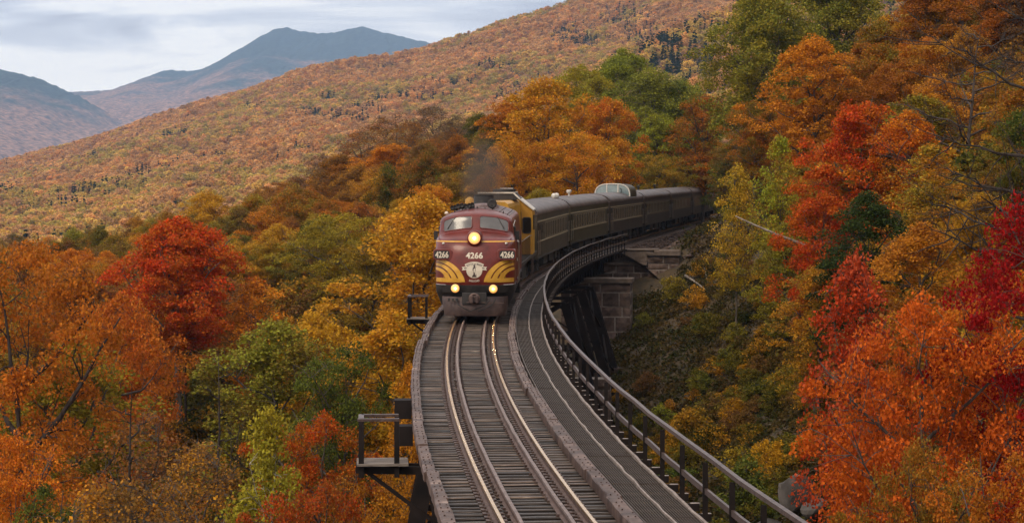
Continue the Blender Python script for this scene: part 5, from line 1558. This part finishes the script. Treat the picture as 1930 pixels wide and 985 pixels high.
T('bare', 478, 545, 120, 140, 'brown', 'brown', 'bare grey twiggy tree in front of the amber tree', prot=.2)
T('snag', 405, 640, 70, 98, 'brown', 'brown', 'dead grey snag right of the scarlet maple trunk', prot=.1)
T('snag', 250, 690, 66, 84, 'brown', 'brown', 'thin dead tree rising through the rust brown tree', prot=.1)
T('bare', 440, 745, 110, 90, 'brown', 'brown', 'bare forked tree left of the birch', prot=.15)
# behind the train
T('maple', 1030, 136, 250, 228, 'orange', 'amber', 'biggest orange maple towering behind the yellow engine', var=0)
T('maple', 1140, 172, 165, 236, 'redorange', 'orange', 'red orange maple at the right of the big orange maple', var=2)
T('maple', 958, 178, 150, 243, 'orange', 'burnt', 'orange maple at the left of the big orange maple', var=1)
T('wide', 965, 262, 150, 216, 'amber', 'burnt', 'amber orange tree low behind the first coach')
T('wide', 1090, 248, 190, 217, 'orange', 'amber', 'orange amber tree low behind the dome coach')
T('maple', 1100, 112, 130, 282, 'yellowgreen', 'mustard', 'yellow olive tree rising behind the big orange maple')
T('snag', 1062, 128, 40, 262, 'brown', 'brown', 'pale dead trunk standing out of the top of the big orange maple', prot=.1)
T('tall', 1175, 88, 130, 305, 'yellowgreen', 'green', 'tall green tree behind the red orange maple')
T('oval', 1232, 128, 120, 292, 'yellowgreen', 'green', 'yellow green tree right of the tall green tree')
T('tall', 1285, 140, 140, 292, 'yellowgreen', 'green', 'rounded green tree above the far end of the train')
T('maple', 1238, 202, 150, 262, 'olive', 'yellowgreen', 'olive green tree over the far coaches')
T('maple', 1325, 165, 120, 258, 'olive', 'burnt', 'olive tree mixed with orange left of the giant green tree')
T('wide', 1240, 290, 150, 252, 'amber', 'olive', 'low amber tree right behind the dark coaches')
T('oval', 1368, 300, 90, 240, 'darkgreen', 'green', 'dark green tree where the train leaves the woods')
# right hillside
T('tall', 1440, -40, 250, 208, 'yellowgreen', 'green', 'giant green tree reaching out of the top of the picture', var=0)
T('tall', 1580, -70, 250, 226, 'yellowgreen', 'green', 'green tree at the top, right of the giant green tree', var=1)
T('maple', 1535, 58, 235, 166, 'burnt', 'orange', 'wide burnt orange tree below the giant green trees', var=0)
T('maple', 1425, 180, 140, 182, 'burnt', 'olive', 'burnt orange and olive tree left of the wide burnt orange tree')
T('oval', 1385, 262, 120, 192, 'olive', 'brown', 'brown olive tree above the mustard birch')
T('maple', 1625, 170, 215, 122, 'scarlet', 'redorange', 'brilliant scarlet maple in the middle of the right hillside', var=1)
T('maple', 1545, 345, 135, 113, 'redorange', 'scarlet', 'red orange maple hanging below the brilliant scarlet maple')
T('oval', 1712, 210, 115, 119, 'redorange', 'orange', 'orange red tree touching the right side of the brilliant scarlet maple')
T('airy', 1468, 260, 130, 138, 'mustard', 'yellowgreen', 'mustard olive tree left of the brilliant scarlet maple')
T('airy', 1388, 316, 125, 142, 'mustard', 'gold', 'mustard birch overhanging the last coach')
T('oval', 1632, 362, 140, 97, 'darkgreen', 'deepgreen', 'dark green tree under the brilliant scarlet maple')
T('airy', 1755, 275, 210, 104, 'mustard', 'amber', 'olive gold tree in the centre of the right hillside')
T('maple', 1850, 345, 190, 88, 'amber', 'mustard', 'gold orange tree beside the crimson maple')
T('reach', 1985, -40, 640, 82, 'brown', 'brown', 'bare dark tree reaching long branches in from the right edge', prot=.1, var=0)
T('reach', 1820, 30, 420, 118, 'brown', 'brown', 'bare brown twiggy tree at the top right', prot=.1, var=1)
T('maple', 1770, -70, 230, 175, 'burnt', 'rust', 'rust orange tree behind the bare brown twiggy tree')
T('maple', 1905, -90, 210, 165, 'rust', 'burnt', 'russet tree in the top right corner')
T('near', 2015, 275, 150, 54, 'crimson', 'crimson', 'crimson maple at the right edge', var=0)
T('near', 1770, 492, 360, 53, 'redorange', 'redorange', 'large red orange maple in the lower right with fine leaves', var=1)
T('near', 1668, 600, 180, 57, 'scarlet', 'redorange', 'red orange maple leaning out towards the handrail', minr=2.7)
T('near', 1890, 470, 220, 62, 'orange', 'redorange', 'orange maple under the crimson maple')
T('near', 1752, 770, 220, 47, 'burnt', 'olive', 'burnt orange bushy maple at the bottom right, touched with olive', minr=2.3)
T('near', 1870, 790, 280, 44, 'redorange', 'burnt', 'red orange bushy maple filling the bottom right corner')
T('near', 2010, 740, 120, 45, 'crimson', 'redorange', 'low crimson maple at the right edge near the bottom')
T('airy', 1612, 488, 80, 62, 'pinkred', 'scarlet', 'thin pinkish red sapling above the leaning maple', prot=.3)
T('oval', 1545, 498, 130, 100, 'olive', 'amber', 'olive amber tree below the red orange maple')
T('oval', 1480, 420, 120, 128, 'olive', 'mustard', 'olive tree behind the slope shrubs, left of the dark green tree')
T('oval', 1740, 420, 130, 84, 'amber', 'burnt', 'amber tree above the large red orange maple')
# ------------------------------------------------------------------ filling woods: single trees near, one mass far away
def colour_mix(u, v, r):
    """what grows where, read off the photograph"""
    if u > 1330:
        return r.choice([('burnt', 'orange'), ('amber', 'burnt'), ('olive', 'mustard'), ('burnt', 'olive'), ('rust', 'burnt'), ('orange', 'amber'), ('deepgreen', 'olive')])
    if u > 860:
        return r.choice([('olive', 'amber'), ('burnt', 'olive'), ('amber', 'burnt'), ('green', 'olive'), ('orange', 'burnt')])
    if v > 640:
        return r.choice([('olive', 'amber'), ('rust', 'brown'), ('amber', 'brown'), ('olive', 'deepgreen'), ('burnt', 'rust'), ('deepgreen', 'olive'), ('mustard', 'olive')])
    return r.choice([('burnt', 'brown'), ('amber', 'burnt'), ('olive', 'mustard'), ('brown', 'rust'), ('burnt', 'amber'), ('olive', 'brown'), ('mustard', 'amber'), ('orange', 'burnt')])
WORD = dict(scarlet='scarlet', redorange='red orange', orange='orange', burnt='burnt orange', amber='amber', gold='golden', mustard='mustard', olive='olive', yellowgreen='yellow green', green='green', darkgreen='dark green', rust='rust coloured', brown='brown', deepgreen='deep green')
fr = random.Random(2024)
FILL = []
def blocked(uu, vv, wp, y):
    for (a, b, vt, vp, dep, _n) in FEATURES:
        if dep > y + 1 and uu + wp * .32 > a and uu - wp * .32 < b and vv < vp: return True
    return False
tries = 0
while len(FILL) < 168 and tries < 90000:
    tries += 1
    y = math.sqrt(fr.uniform(56 ** 2, 245 ** 2))
    u = fr.uniform(-120, 2050)
    x = (u - 965) * y / FPX
    d = x - float(xt(y))
    if -5.5 < d < 7.5: continue
    if 7.5 <= d < 14.5 and y < 178: continue                  # the open slope right of the bridge
    if d > 0 and y < 70: continue
    g = float(ground_z(x, y)); H = fr.uniform(8, 15)
    W = H * fr.uniform(.55, .78)
    uu, vv = img(x, y, g + H); uu, vv = float(uu), float(vv)
    wp = W * FPX / y
    if vv > 1010 or vv < -140: continue
    lim = np.interp(uu, [0, 200, 420, 560, 700, 830, 900, 1000, 1350, 1500, 1930], [432, 425, 385, 330, 250, 225, 215, 160, 190, -60, -200])
    if vv < lim + 10: continue
    if 800 < uu < 1340 and vv < 430 and y < 205 and d < 0: continue
    if blocked(uu, vv, wp, y): continue
    if any((x - q[0]) ** 2 + (y - q[1]) ** 2 < (2.5 + .011 * y) ** 2 for q in FILL): continue
    FILL.append((x, y, H, W, uu, vv, d))
print('FILL', len(FILL), tries)
FILL.sort(key=lambda q: q[1])
plan = []
for (x, y, H, W, uu, vv, d) in FILL:
    ca, cb_ = colour_mix(uu, vv, fr)
    kind = fr.choices(['maple', 'oval', 'wide', 'sparse', 'airy', 'birch', 'bare', 'pine'], ([4, 4, 1.5, 4.5, 2.6, 1.2, 1.2, .1] if vv > 560 else [5, 5, 2, 2.4, 1.2, .3, .3, .1]))[0]
    if kind == 'pine': ca, cb_ = 'darkgreen', 'darkgreen'
    if kind == 'bare': ca = 'brown'
    form = {'maple': 'round topped tree', 'oval': 'upright tree', 'wide': 'spreading tree', 'sparse': 'half bare tree', 'airy': 'slender tree', 'birch': 'white trunked birch', 'bare': 'leafless tree', 'pine': 'pointed spruce'}[kind]
    best = min(FEATURES, key=lambda q: ((q[0] + q[1]) / 2 - uu) ** 2 + ((q[2] - vv) * .7) ** 2)
    cu = (best[0] + best[1]) / 2; hw = (best[1] - best[0]) / 2
    if abs(uu - cu) < hw * .45: rel = 'behind' if y > best[4] + 2 else 'in front of'
    else: rel = ('left of' if uu < cu else 'right of') if abs(y - best[4]) < 15 else (('behind and left of' if uu < cu else 'behind and right of') if y > best[4] else ('in front and left of' if uu < cu else 'in front and right of'))
    plan.append([kind, x, y, H, W, ca, cb_, f'{WORD[ca]} {form} {rel} the {best[5]}'])
from collections import Counter
cnt = Counter(p[7] for p in plan)
for p in plan:
    if cnt[p[7]] > 1:
        same = sorted([q for q in plan if q[7] == p[7] or q[7].endswith('~' + p[7])], key=lambda q: q[3])
        if len(same) == 2 and not p[7].startswith(('taller', 'lower')): same[0][7], same[1][7] = 'lower ' + same[0][7], 'taller ' + same[1][7]
cnt = Counter(p[7] for p in plan)
for p in plan:                                       # still alike: say which other tree it stands nearest to
    if cnt[p[7]] > 1:
        uu, vv = img(p[1], p[2], float(ground_z(p[1], p[2])) + p[3])
        o2 = sorted((q for q in FEATURES if q[5] not in p[7]), key=lambda q: ((q[0] + q[1]) / 2 - uu) ** 2 + (q[2] - vv) ** 2)[0]
        p[7] = p[7] + ', on the side of the ' + o2[5]
cnt = Counter(p[7] for p in plan)
for p in plan:
    same = sorted([q for q in plan if q[7] == p[7]], key=lambda q: q[3])
    if len(same) == 2: same[0][7], same[1][7] = 'lower ' + same[0][7], 'taller ' + same[1][7]
    elif len(same) > 3:
        same.sort(key=lambda q: q[2])
        for q, w in zip(same, ('nearest ', 'second nearest ', 'third nearest ', 'fourth nearest ', 'fifth nearest ', 'sixth nearest ')): q[7] = w + q[7]
    elif len(same) == 3: same[0][7], same[2][7] = 'lowest ' + same[0][7], 'tallest ' + same[2][7]
for (kind, x, y, H, W, ca, cb_, lab) in plan:
    if len(lab.split()) > 16: lab = ' '.join(lab.replace(', on the side of the', ' near').split()[:16])
    put_tree(kind, x, y, H, W, ca, cb_, lab, group='trees filling the woods on the slopes')

# shrubs on the open slope right of the bridge
br = random.Random(31)
def shrub(u, v, y, wpx, hpx, ca, cb_, label, var=None):
    p = at(u, v, y)
    k = FPX / y
    return put_tree('bush', p.x, y, hpx / k, wpx / k, ca, cb_, label, cat='shrub', zbase=float(ground_z(p.x, y)), var=var, group='shrubs on the slope beside the bridge')
named = [(1300, 0, 118, 120, 90, 'amber', 'olive', 'amber shrub in the middle of the open slope'), (1225, 0, 92, 110, 80, 'gold', 'olive', 'golden shrub behind the handrail'),
         (1445, 0, 95, 90, 90, 'gold', 'amber', 'bright yellow shrub above the grey boulder'), (1360, 0, 84, 90, 70, 'amber', 'olive', 'orange tinged shrub low on the slope by the handrail')]
for (u, v, y, w, h, a, b, lab) in named:
    x = (u - 965) * y / FPX; k = FPX / y
    put_tree('bush', x, y, h / k, w / k, a, b, lab, cat='shrub', group='shrubs on the slope beside the bridge')
spots = [(1212, 156, 'green', 'olive', 'low green shrub at the right foot of the granite pier'), (1265, 160, 'olive', 'mustard', 'olive shrub just below the right end of the abutment wall'),
         (1330, 148, 'deepgreen', 'green', 'dark green shrub right of the abutment on the upper slope'), (1390, 140, 'mustard', 'olive', 'mustard shrub under the mustard birch'),
         (1245, 132, 'green', 'yellowgreen', 'fresh green shrub on the slope in front of the pier'), (1350, 126, 'olive', 'brown', 'brown olive shrub in the centre of the open slope'),
         (1430, 118, 'deepgreen', 'olive', 'deep green shrub left of the arching grey branch'), (1490, 112, 'amber', 'olive', 'amber olive shrub at the edge of the hillside trees'),
         (1290, 106, 'deepgreen', 'green', 'deep green shrub half way down the open slope'), (1400, 98, 'olive', 'mustard', 'pale olive shrub above the orange tinged shrub'),
         (1480, 97, 'green', 'olive', 'green shrub under the olive amber tree'), (1600, 88, 'brown', 'rust', 'rusty brown shrub beneath the leaning maple'),
         (1260, 80, 'olive', 'yellowgreen', 'yellow olive shrub close behind the lower handrail'), (1350, 72, 'green', 'olive', 'broad green shrub beside the handrail near the bottom'),
         (1400, 90, 'deepgreen', 'green', 'dark green shrub left of the flat pale boulder'), (1515, 93, 'olive', 'amber', 'amber tipped shrub just above the boulders')]
for (u, y, ca, cb_, lab) in spots:
    x = (u - 965) * y / FPX; W = br.uniform(2.0, 3.2)
    put_tree('bush', x, y, W * br.uniform(.55, .85), W, ca, cb_, lab, cat='shrub', group='shrubs on the slope beside the bridge')
TREES_RIGHT = None

# low plants and leaf litter over the near ground: uncountable, one object
def undergrowth():
    rng = np.random.default_rng(9)
    n = 15500
    y = 50 + 160 * rng.random(n) ** .85; dd = np.where(rng.random(n) < .72, rng.uniform(3.2, 24, n), -rng.uniform(3.5, 20, n))
    x = xt(y) + dd
    keep = ~((y > 166) & (dd < 6.8) & (dd > -4)); x, y, dd = x[keep], y[keep], dd[keep]
    keep = vnoise(x / 3.5, y / 3.5, 3) > .14; x, y, dd = x[keep], y[keep], dd[keep]
    m = len(x); k = 24
    cx = np.repeat(x, k); cy_ = np.repeat(y, k); r = np.repeat(rng.uniform(.25, .75, m), k)
    px = cx + rng.normal(0, 1, m * k) * r * .6; py = cy_ + rng.normal(0, 1, m * k) * r * .6
    pz = ground_z(px, py) + np.abs(rng.normal(0, .35, m * k)) * r + .03
    lv, lf = leaf_quads(np.stack([px, py, pz], -1), rng.uniform(.11, .29, m * k), .9, rng)
    me = crown_mesh('undergrowth', lv, lf, rng)
    o = link('undergrowth', me); o['kind'] = 'stuff'
    o['leaf_a'] = (.040, .047, .012); o['leaf_b'] = (.095, .058, .016)
undergrowth()
def rubble():
    rng = np.random.default_rng(12); V = []; F = []; n = 0
    base = np.array([[1, 0, 0], [-1, 0, 0], [0, 1, 0], [0, -1, 0], [0, 0, 1], [0, 0, -1.]]); tri = [(0, 2, 4), (2, 1, 4), (1, 3, 4), (3, 0, 4), (2, 0, 5), (1, 2, 5), (3, 1, 5), (0, 3, 5)]
    for _ in range(4200):
        s = 85 + 75 * rng.random() ** 1.3; o = 1.9 + 12 * rng.random() ** 1.9; p = tp(s, o)
        r = rng.uniform(.04, .17) * (2.4 if rng.random() < .06 and o > 5 else 1); z = max(float(ground_z(p.x, p.y)), -.3 - max(0, o - 2.25) * .56 if o < 6 else -9)
        V.append(base * r * rng.uniform(.6, 1.3, (6, 3)) * [1, 1, .6] + [p.x, p.y, z + r * .2]); F.append(np.array(tri) + n); n += 6
    o = link('bank_rubble', np_mesh('bank_rubble', np.concatenate(V), F3=np.concatenate(F), mats=[M['stone']])); o['kind'] = 'stuff'
rubble()

# ------------------------------------------------------------------ far forest: leafy crowns scattered over the valley floor and the hillside, one object each
FAR = [make_tree(201, 10, 4.4, .10, 'round', 46, 13, .95, 1.25, .62, nlimb=3, twig=False, trunk_r=.15, mat='dleaf'), make_tree(202, 10, 3.9, .08, 'oval', 44, 13, .95, 1.2, .65, nlimb=3, twig=False, trunk_r=.15, mat='dleaf'),
       make_tree(203, 9.5, 4.8, .10, 'wide', 50, 13, .95, 1.3, .6, nlimb=3, twig=False, trunk_r=.15, mat='dleaf'), make_conifer(204, 13, 2.5, 14, 6, 7, .95)]
FAR[3][1].materials.clear(); FAR[3][1].materials.append(M['dleaf'])
MID = [K['maple'][0], K['oval'][1], K['wide'][0], K['pine'][0]]
def scatter(name, pts, sc, idx, ca, cb_, protos, mat):
    """one object: geometry nodes put a crown mesh on every point"""
    me = bpy.data.meshes.new(name)
    me.vertices.add(len(pts)); me.vertices.foreach_set('co', np.asarray(pts, np.float32).ravel())
    rng = np.random.default_rng(4)
    def attr(nm, ty, fld, arr):
        a = me.attributes.new(nm, ty, 'POINT'); a.data.foreach_set(fld, np.asarray(arr).ravel())
    attr('sc', 'FLOAT_VECTOR', 'vector', np.asarray(sc, np.float32)); attr('idx', 'INT', 'value', np.asarray(idx, np.int32))
    attr('ca', 'FLOAT_VECTOR', 'vector', np.asarray(ca, np.float32)); attr('cb', 'FLOAT_VECTOR', 'vector', np.asarray(cb_, np.float32))
    attr('rz', 'FLOAT', 'value', rng.uniform(0, 6.28, len(pts)).astype(np.float32))
    o = link(name, me); o['kind'] = 'stuff'
    ng = bpy.data.node_groups.new(name, 'GeometryNodeTree')
    ng.interface.new_socket('Geometry', in_out='INPUT', socket_type='NodeSocketGeometry'); ng.interface.new_socket('Geometry', in_out='OUTPUT', socket_type='NodeSocketGeometry')
    N, Lk = ng.nodes, ng.links
    gi, go = N.new('NodeGroupInput'), N.new('NodeGroupOutput')
    jn = N.new('GeometryNodeJoinGeometry')
    for ob in reversed(protos):
        oi = N.new('GeometryNodeObjectInfo'); oi.inputs['Object'].default_value = ob; oi.transform_space = 'ORIGINAL'
        sm = N.new('GeometryNodeSetMaterial'); sm.inputs['Material'].default_value = M[mat]
        g2 = N.new('GeometryNodeGeometryToInstance')
        Lk.new(oi.outputs['Geometry'], sm.inputs[0]); Lk.new(sm.outputs[0], g2.inputs[0]); Lk.new(g2.outputs[0], jn.inputs[0])
    ip = N.new('GeometryNodeInstanceOnPoints'); ip.inputs['Pick Instance'].default_value = True
    def named(nm, ty):
        a = N.new('GeometryNodeInputNamedAttribute'); a.data_type = ty; a.inputs['Name'].default_value = nm; return a.outputs[0]
    Lk.new(gi.outputs[0], ip.inputs['Points']); Lk.new(jn.outputs[0], ip.inputs['Instance'])
    Lk.new(named('idx', 'INT'), ip.inputs['Instance Index']); Lk.new(named('sc', 'FLOAT_VECTOR'), ip.inputs['Scale'])
    cx = N.new('ShaderNodeCombineXYZ'); Lk.new(named('rz', 'FLOAT'), cx.inputs[2]); 
    er = N.new('FunctionNodeEulerToRotation'); Lk.new(cx.outputs[0], er.inputs[0]); Lk.new(er.outputs[0], ip.inputs['Rotation'])
    Lk.new(ip.outputs[0], go.inputs[0])
    md = o.modifiers.new('scatter', 'NODES'); md.node_group = ng
    return o

# four trees at the back of the valley lend their crowns to the mass behind them
def far_proto(kinds, spots, names):
    obs = []
    for (tm, cm, d), (u, y, lab, ca, cb_), nm in zip(kinds, spots, names):
        x = (u - 965) * y / FPX; z = float(ground_z(x, y))
        root = empty(nm, (x, y, z), 0, label=lab, cat='tree', group='trees at the back of the valley')
        link('trunk', tm, root); c = link('crown', cm, root); c['leaf_a'] = COL[ca]; c['leaf_b'] = COL[cb_]
        obs.append(c)
    return obs
for t_ in FAR: t_[1].materials.clear(); t_[1].materials.append(M['leaf'])
far_obs = far_proto(FAR, [(90, 452, 'small amber tree at the back of the valley near the left edge', 'amber', 'burnt'), (215, 470, 'small olive tree at the back of the valley left of the scarlet maple', 'olive', 'mustard'),
                          (480, 470, 'small brown tree at the back of the valley right of the scarlet maple', 'brown', 'rust'), (137, 462, 'small dark spruce at the back of the valley', 'darkgreen', 'darkgreen')],
                    ['maple_tree', 'broadleaf_tree', 'spreading_tree', 'spruce_tree'])
mid_names = {}
def crown_of(mesh):
    for o in C.objects:
        if o.type == 'MESH' and o.data == mesh: return o
mid_obs = [crown_of(k[1]) for k in MID if k[1] is not None]
mid_obs = [o for o in mid_obs if o is not None]

def pal(names, w, n, rng):
    A = np.array([COL[k] for k in names]); i = rng.choice(len(names), n, p=np.array(w) / sum(w))
    return A[i] * rng.uniform(.8, 1.2, (n, 1)), i
rng = np.random.default_rng(17)
# middle distance, 330 - 700 m
n = 4700
y = np.sqrt(rng.uniform(205 ** 2, 720 ** 2, n)); u = rng.uniform(-120, 2050, n); x = (u - 965) * y / FPX
n2 = 1500                                     # and up the hillside right of the line
y2 = rng.uniform(92, 330, n2); x2 = xt(y2) + 21 + rng.uniform(0, 1, n2) ** 1.2 * 125
x = np.concatenate([x, x2]); y = np.concatenate([y, y2]); u = 965 + x / y * FPX; n = len(x)
z = ground_z(x, y) * (y < 640) + np.where(y >= 640, hill_z(x, y), 0)
d = x - xt(y)
hh = rng.uniform(7.5, 12, n); hh = np.where(y < 160, hh * .5, hh)
_, vt = img(x, y, z + hh)
lim = np.interp(u, [0, 200, 420, 560, 700, 830, 900, 1000, 1350, 1500, 1930], [415, 408, 372, 318, 262, 232, 222, 190, 190, -80, -300])
keep = (np.abs(d) > 9) & (vt > lim) & ~((d < 0) & (y < 205) & (u > 800))
x, y, z, u, hh = x[keep], y[keep], z[keep], u[keep], hh[keep]; n = len(x)
patch = fbm(x / 60, y / 60, 3, 41)
ca1, _ = pal(['burnt', 'brown', 'amber', 'rust', 'olive'], [4, 3, 2, 2, 1], n, rng); ca2, _ = pal(['olive', 'mustard', 'yellowgreen', 'amber', 'deepgreen'], [4, 3, 2, 2, 1], n, rng)
ca_ = np.where((patch > .46)[:, None], ca2, ca1)
c5, _ = pal(['greybrown', 'brown', 'burnt', 'rust'], [3, 3, 2, 1.5], n, rng); ca_ = np.where(((u > 540) & (u < 920) & (y > 240))[:, None], c5, ca_); cb2, _ = pal(['burnt', 'amber', 'olive', 'brown'], [2, 2, 2, 2], n, rng)
con = rng.random(n) < .04
if len(mid_obs) >= 3:
    idx = rng.integers(0, 3, n)
    if len(mid_obs) > 3: idx = np.where(con, 3, idx)
else: idx = rng.integers(0, max(1, len(mid_obs)), n)
ca_ = np.where((idx == 3)[:, None], np.array([COL['darkgreen']]), ca_); cb2 = np.where((idx == 3)[:, None], np.array([COL['darkgreen']]), cb2)
s_ = hh / 13
scatter('valley_forest', np.stack([x, y, z - hh * .12], -1), np.stack([s_ * rng.uniform(.9, 1.2, n), s_ * rng.uniform(.9, 1.2, n), s_], -1), idx, ca_, cb2, mid_obs, 'dleaf')
# low bushes and saplings that close the gaps between the trunks
n = 2600
y3 = np.sqrt(rng.uniform(52 ** 2, 250 ** 2, n)); u3 = rng.uniform(-150, 2060, n); x3 = (u3 - 965) * y3 / FPX; d3 = x3 - xt(y3)
kp = ((d3 < -6.5) | (d3 > 14)) & ~((d3 > 0) & (y3 < 64)); x3, y3 = x3[kp], y3[kp]
y4 = rng.uniform(56, 176, 230); x4 = xt(y4) + rng.uniform(4.8, 16, 230); k4 = ~((y4 > 142) & (x4 - xt(y4) < 8.5)); x3 = np.concatenate([x3, x4[k4]]); y3 = np.concatenate([y3, y4[k4]]); n3 = len(x3)
d3 = x3 - xt(y3); open_ = (d3 > 4) & (d3 < 16) & (y3 < 178)
kb = ~((np.abs(965 + x3 / y3 * FPX - 1495) < 100) & (y3 < 86) & (y3 > 60)); x3, y3, d3, open_ = x3[kb], y3[kb], d3[kb], open_[kb]; n3 = len(x3)
c3a, _ = pal(['olive', 'brown', 'rust', 'amber', 'burnt', 'deepgreen'], [3, 3, 2, 2, 2, 2], n3, rng); c3b, _ = pal(['olive', 'brown', 'amber'], [2, 2, 2], n3, rng)
c3c, _ = pal(['olive', 'deepgreen', 'green', 'brown', 'mustard'], [4, 4, 3, 2, .7], n3, rng); c3a = np.where(open_[:, None], c3c * .65, c3a * .75)  # wood bushes dimmed to put gap shade into their colour; slope bushes dimmed too
s3 = rng.uniform(1.0, 2.3, (n3, 1)) * np.array([[1.15, 1.15, 1.25]]); s3 = np.where(open_[:, None], rng.uniform(.45, 1.05, (n3, 1)), s3)
scatter('understory_bushes', np.stack([x3, y3, ground_z(x3, y3) - .2], -1), s3, rng.integers(0, 3, n3), c3a, c3b, [crown_of(k[1]) for k in K['bush']], 'dleaf')
# the hillside beyond
n = 56000
y = np.sqrt(rng.uniform(690 ** 2, 2720 ** 2, n)); u = rng.uniform(-220, 2150, n); x = (u - 965) * y / FPX
z = hill_z(x, y)
n = len(x)
patch = fbm(x / 170, y / 240, 4, 51); pat2 = fbm(x / 60 + 9, y / 90, 3, 61)
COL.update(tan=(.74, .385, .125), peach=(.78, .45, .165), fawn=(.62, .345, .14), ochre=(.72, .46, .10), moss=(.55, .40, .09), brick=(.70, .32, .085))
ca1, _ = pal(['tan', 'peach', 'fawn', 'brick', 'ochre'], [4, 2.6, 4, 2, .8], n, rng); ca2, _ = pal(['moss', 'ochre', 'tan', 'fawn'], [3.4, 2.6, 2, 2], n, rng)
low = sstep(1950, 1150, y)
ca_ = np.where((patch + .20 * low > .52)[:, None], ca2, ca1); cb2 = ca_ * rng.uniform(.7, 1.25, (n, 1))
pc = np.where(pat2 > .62, .4, .006) + np.where((u > 1150) & (patch > .40) & (y < 1750), .3, 0)
con = rng.random(n) < pc
uu_, vv_ = img(x, y, z + 6)
for (a, b, ra, rb) in ((332, 250, 30, 9), (650, 222, 46, 10), (570, 277, 34, 8), (790, 178, 52, 9), (850, 150, 60, 8), (1090, 65, 70, 24), (1180, 28, 60, 22), (1290, 105, 62, 46), (1225, 62, 60, 30), (700, 206, 30, 7), (520, 291, 24, 5), (70, 372, 14, 6), (470, 200, 30, 6), (930, 120, 40, 10), (205, 330, 12, 4)):
    con |= (((uu_ - a) / ra) ** 2 + ((vv_ - b) / rb) ** 2 < rng.uniform(.3, 1.3, n)) & (rng.random(n) < .55)
idx = np.where(con, 3, rng.integers(0, 3, n))
dk = np.array([COL['darkgreen']]) * rng.uniform(.6, 1.1, (n, 1))
ca_ = np.where(con[:, None], dk, ca_); cb2 = np.where(con[:, None], dk, cb2)
hh = rng.uniform(.55, 1.05, n) * (1 + .12 * sstep(1200, 2500, y)); ww = hh * rng.uniform(.95, 1.35, n)
hh = np.where(con, rng.uniform(.6, .95, n), hh)
scatter('hillside_forest', np.stack([x, y, z - 2.0], -1), np.stack([ww, ww, hh], -1), idx, ca_, cb2, far_obs, 'dleaf')

# ------------------------------------------------------------------ rocks, logs, birds
def rock(name, loc, d, seed, label=None, group=None, cuts=3):
    import bmesh
    bm = bmesh.new(); bmesh.ops.create_icosphere(bm, subdivisions=cuts, radius=1)
    r = np.random.default_rng(seed)
    pl = [(r.normal(0, 1, 3), r.uniform(.42, .8)) for _ in range(15)]
    for v in bm.verts:
        p = np.array(v.co)
        for nn, h in pl:
            nn = nn / np.linalg.norm(nn); e = p @ nn - h
            if e > 0: p = p - nn * e
        p = p * (1 + r.normal(0, .02))
        v.co = Vector((p[0] * d[0] / 2, p[1] * d[1] / 2, p[2] * d[2] / 2))
    me = bpy.data.meshes.new(name); bm.to_mesh(me); bm.free(); me.materials.append(M['rock'])
    o = link(name, me, None, loc, (r.uniform(-.2, .2), r.uniform(-.2, .2), r.uniform(0, 6)))
    if label: tag(o, label, 'rock', group)
    return o
def gp(u, y, dz=0): 
    x = (u - 965) * y / FPX; return Vector((x, y, float(ground_z(x, y)) + dz))
rock('boulder', gp(1502, 84, .9), (2.4, 1.9, 2.3), 5, 'big grey boulder under the lower right maples beside the handrail')
rock('boulder', gp(1452, 83, .55), (1.7, 1.4, 1.2), 6, 'flat pale boulder leaning on the left of the big grey boulder')
rock('boulder', gp(1542, 82, .5), (1.5, 1.2, 1.2), 7, 'dark boulder at the right foot of the big grey boulder')
rock('boulder', gp(1310, 165, .1), (1.1, .8, .6), 9, 'small stone above the right end of the abutment wall')
rock('boulder', gp(1238, 128, .1), (.7, .6, .5), 10, 'small stone lying on the slope in front of the pier')
rock('boulder', gp(1412, 82, .15), (.9, .6, .6), 12, 'little rock left of the flat pale boulder')
def log(pts, r, label):
    P = [gp(u, y, dz) for u, y, dz in pts]
    o = MB().tube(P, [r * (1 - .6 * i / (len(P) - 1)) for i in range(len(P))], 7).build('fallen_log', M['dead_wood'], smooth=True)
    tag(o, label, 'log')
log([(1292, 166, .35), (1304, 163, .4), (1318, 160, .3), (1330, 158, .15)], .11, 'pale fallen log lying on the bank above the stone abutment')
log([(1318, 176, .2), (1326, 168, .3), (1334, 160, .25)], .07, 'thin grey fallen branch standing off the gravel bank')
P = [at(1386, 407, 113), at(1420, 423, 113), at(1462, 441, 113), at(1515, 461, 113), at(1585, 492, 113), at(1650, 540, 113)]
P.append(Vector((P[-1].x + 1.2, 113, float(ground_z(P[-1].x + 1.2, 113)) - .2)))
lt = empty('dead_tree', P[-1], label='bare pale dead trunk leaning out over the slope below the mustard trees', cat='tree')
o = MB().tube(P, [.03, .05, .065, .085, .10, .12, .16], 7).build('trunk', M['dead_wood'], lt, smooth=True); o.matrix_parent_inverse = Matrix.Translation(-lt.location)
log([(1450, 82, .5), (1500, 80, .3), (1560, 79, .25)], .07, 'broken pale branch lying across the rocks at lower right')
for (u, v, y, lab) in ((136, 16, 1150, 'dark bird gliding in the grey sky, the larger of two'), (72, 56, 1700, 'tiny bird lower left in the grey sky')):
    p = at(u, v, y); mb = MB()
    mb.tube([(0, -.32, .0), (0, -.1, .03), (0, .18, .02), (0, .34, .0)], [.015, .085, .075, .02], 8)
    for sd in (-1, 1): mb.grid([[(sd * .05, -.13, .05), (sd * .05, .16, .04)], [(sd * .36, -.16, .20), (sd * .36, .08, .18)], [(sd * .74, -.02, .10), (sd * .74, .05, .10)]])
    o = mb.build('bird', M['soot'], loc=p, rot=(0, .35, 1.1)); tag(o, lab, 'bird', 'birds in the sky')
